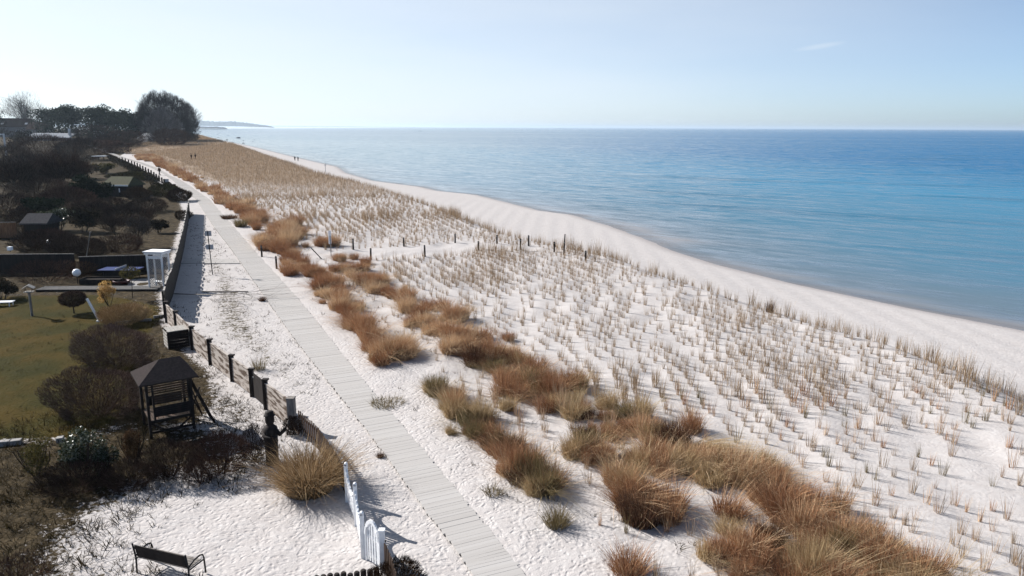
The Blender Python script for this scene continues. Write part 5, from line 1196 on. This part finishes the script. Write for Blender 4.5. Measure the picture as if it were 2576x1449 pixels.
# boulders in the shallows, boat, far shores
def rocks():
    protos_ = []
    for i in range(4):
        g = np.random.default_rng(70 + i); m = MB().ball((0, 0, 0), 1.0, 9, .6); m.v = [tuple(np.array(v) * (1 + .28 * math.sin(3.1 * v[0] + i) * math.cos(2.3 * v[1] + i * 2) + g.normal(0, .05))) for v in m.v]; o = m.build('boulder', M['boulder'], smooth=True); protos_.append(o)
    spots = [(599, 347, 11, 'largest dark boulder lying in the shallow water'), (571, 352, 6, 'second largest dark boulder, left of the largest in the shallows'), (612, 360, 7, 'dark boulder at the waterline below the largest one')]
    small = [(508, 343), (517, 345), (525, 347), (533, 343), (541, 350), (549, 346), (556, 354), (585, 358), (612, 353), (636, 356), (640, 351), (574, 340), (548, 338), (530, 352), (514, 349)]
    spots += [(u, v, 2.9 + (i * 37 % 10) / 5, 'small dark stone lying in the shallow water') for i, (u, v) in enumerate(small)]
    for i, (u, v, wpx, lab) in enumerate(spots):
        p = Vector(on_plane(u, v, -2.0)); s = wpx * mpp(p) * .5; o = protos_[i] if i < 4 else protos_[i % 4].copy()
        if i >= 4: C.objects.link(o)
        o.location = (p.x, p.y, -2.0); o.scale = (s, s * .8, s * .55); o.rotation_euler = (0, 0, i * 1.3); tag(o, lab, 'boulder', 'small stones in the shallows' if i > 2 else None)
rocks()
def boat():
    p = on_plane(1057, 330, -2.0); s = mpp(p); L = 5.5 * s; t = thing('motor_boat', 'tiny dark boat far out on the bay', 'boat', p, R(10)); k = L / 6; m = MB()
    m.add([(x * k, y * k * w_, z * k) for z, w_ in ((-.2, .6), (.7, 1)) for x, y in ((-3, -.9), (1.4, -.9), (3, 0), (1.4, .9), (-3, .9))], [(4, 3, 2, 1, 0), (5, 6, 7, 8, 9)] + [(i, (i + 1) % 5, 5 + (i + 1) % 5, 5 + i) for i in range(5)]); m.build('hull', M['coat'], t)
    MB().box((-.3 * k, 0, 1.3 * k), (2.2 * k, 1.3 * k, 1.3 * k)).build('cabin', M['greywhite'], t, bevel=.05)
boat()
def far_land(name, label, pts, D, depth, seed):
    """wooded shore: a ridge of real height and depth; pts = (u, height in metres) along a line D metres away"""
    g = np.random.default_rng(seed); us = np.array([q[0] for q in pts]); hs_ = np.array([q[1] for q in pts]); n = 160; uu = np.linspace(us[0], us[-1], n); X = []; hh = np.interp(uu, us, hs_); hh = hh * (1 + .05 * g.normal(0, 1, n)); m = 14; V = []
    for j in range(m):
        f = j / (m - 1); prof = math.sin(math.pi * min(1, f * .9 + .03)) ** .6
        for u, h in zip(uu, hh):
            d = ray(u, 322.0); x = d[0] / d[1] * D; V.append((x * (1 + f * depth / D), D + f * depth, -2.4 + h * prof * (1 + .07 * g.normal())))
    idx = np.arange(n * m).reshape(m, n); Q = np.stack([idx[:-1, :-1], idx[:-1, 1:], idx[1:, 1:], idx[1:, :-1]], -1).reshape(-1, 4)
    tag(link(name, np_mesh(name, np.array(V), Q, None), M['hill']), label, kind='structure')
far_land('hills', 'far wooded headland fading in haze', [(380, 70), (470, 70), (500, 60), (545, 52), (590, 52), (625, 40), (655, 27), (675, 19), (690, 3)], 6200, 1500, 1)
far_land('spit', 'nearer dark spit of shore', [(400, 14), (490, 14), (515, 11), (545, 11), (566, 8), (572, 2)], 3300, 400, 2)
far_land('far_coast', 'very distant low coast', [(600, 26), (760, 24), (900, 16), (1000, 12), (1100, 2)], 16000, 2000, 3)

# ------------------------------------------------------------------ the air: one closed box of thin haze
def haze():
    m = bpy.data.materials.new('haze_air'); m.use_nodes = True; n = m.node_tree; n.nodes.remove(n.nodes['Principled BSDF'])
    v = n.nodes.new('ShaderNodeVolumePrincipled'); v.inputs['Density'].default_value = 0.00008; v.inputs['Anisotropy'].default_value = .3
    v.inputs['Color'].default_value = (.70, .85, 1.0, 1)
    n.links.new(v.outputs[0], n.nodes['Material Output'].inputs['Volume'])
    o = MB().box((0, 0, 27), (130000, 130000, 67)).build('haze', m)
    tag(o, 'thin pale sea haze', kind='stuff')
haze()
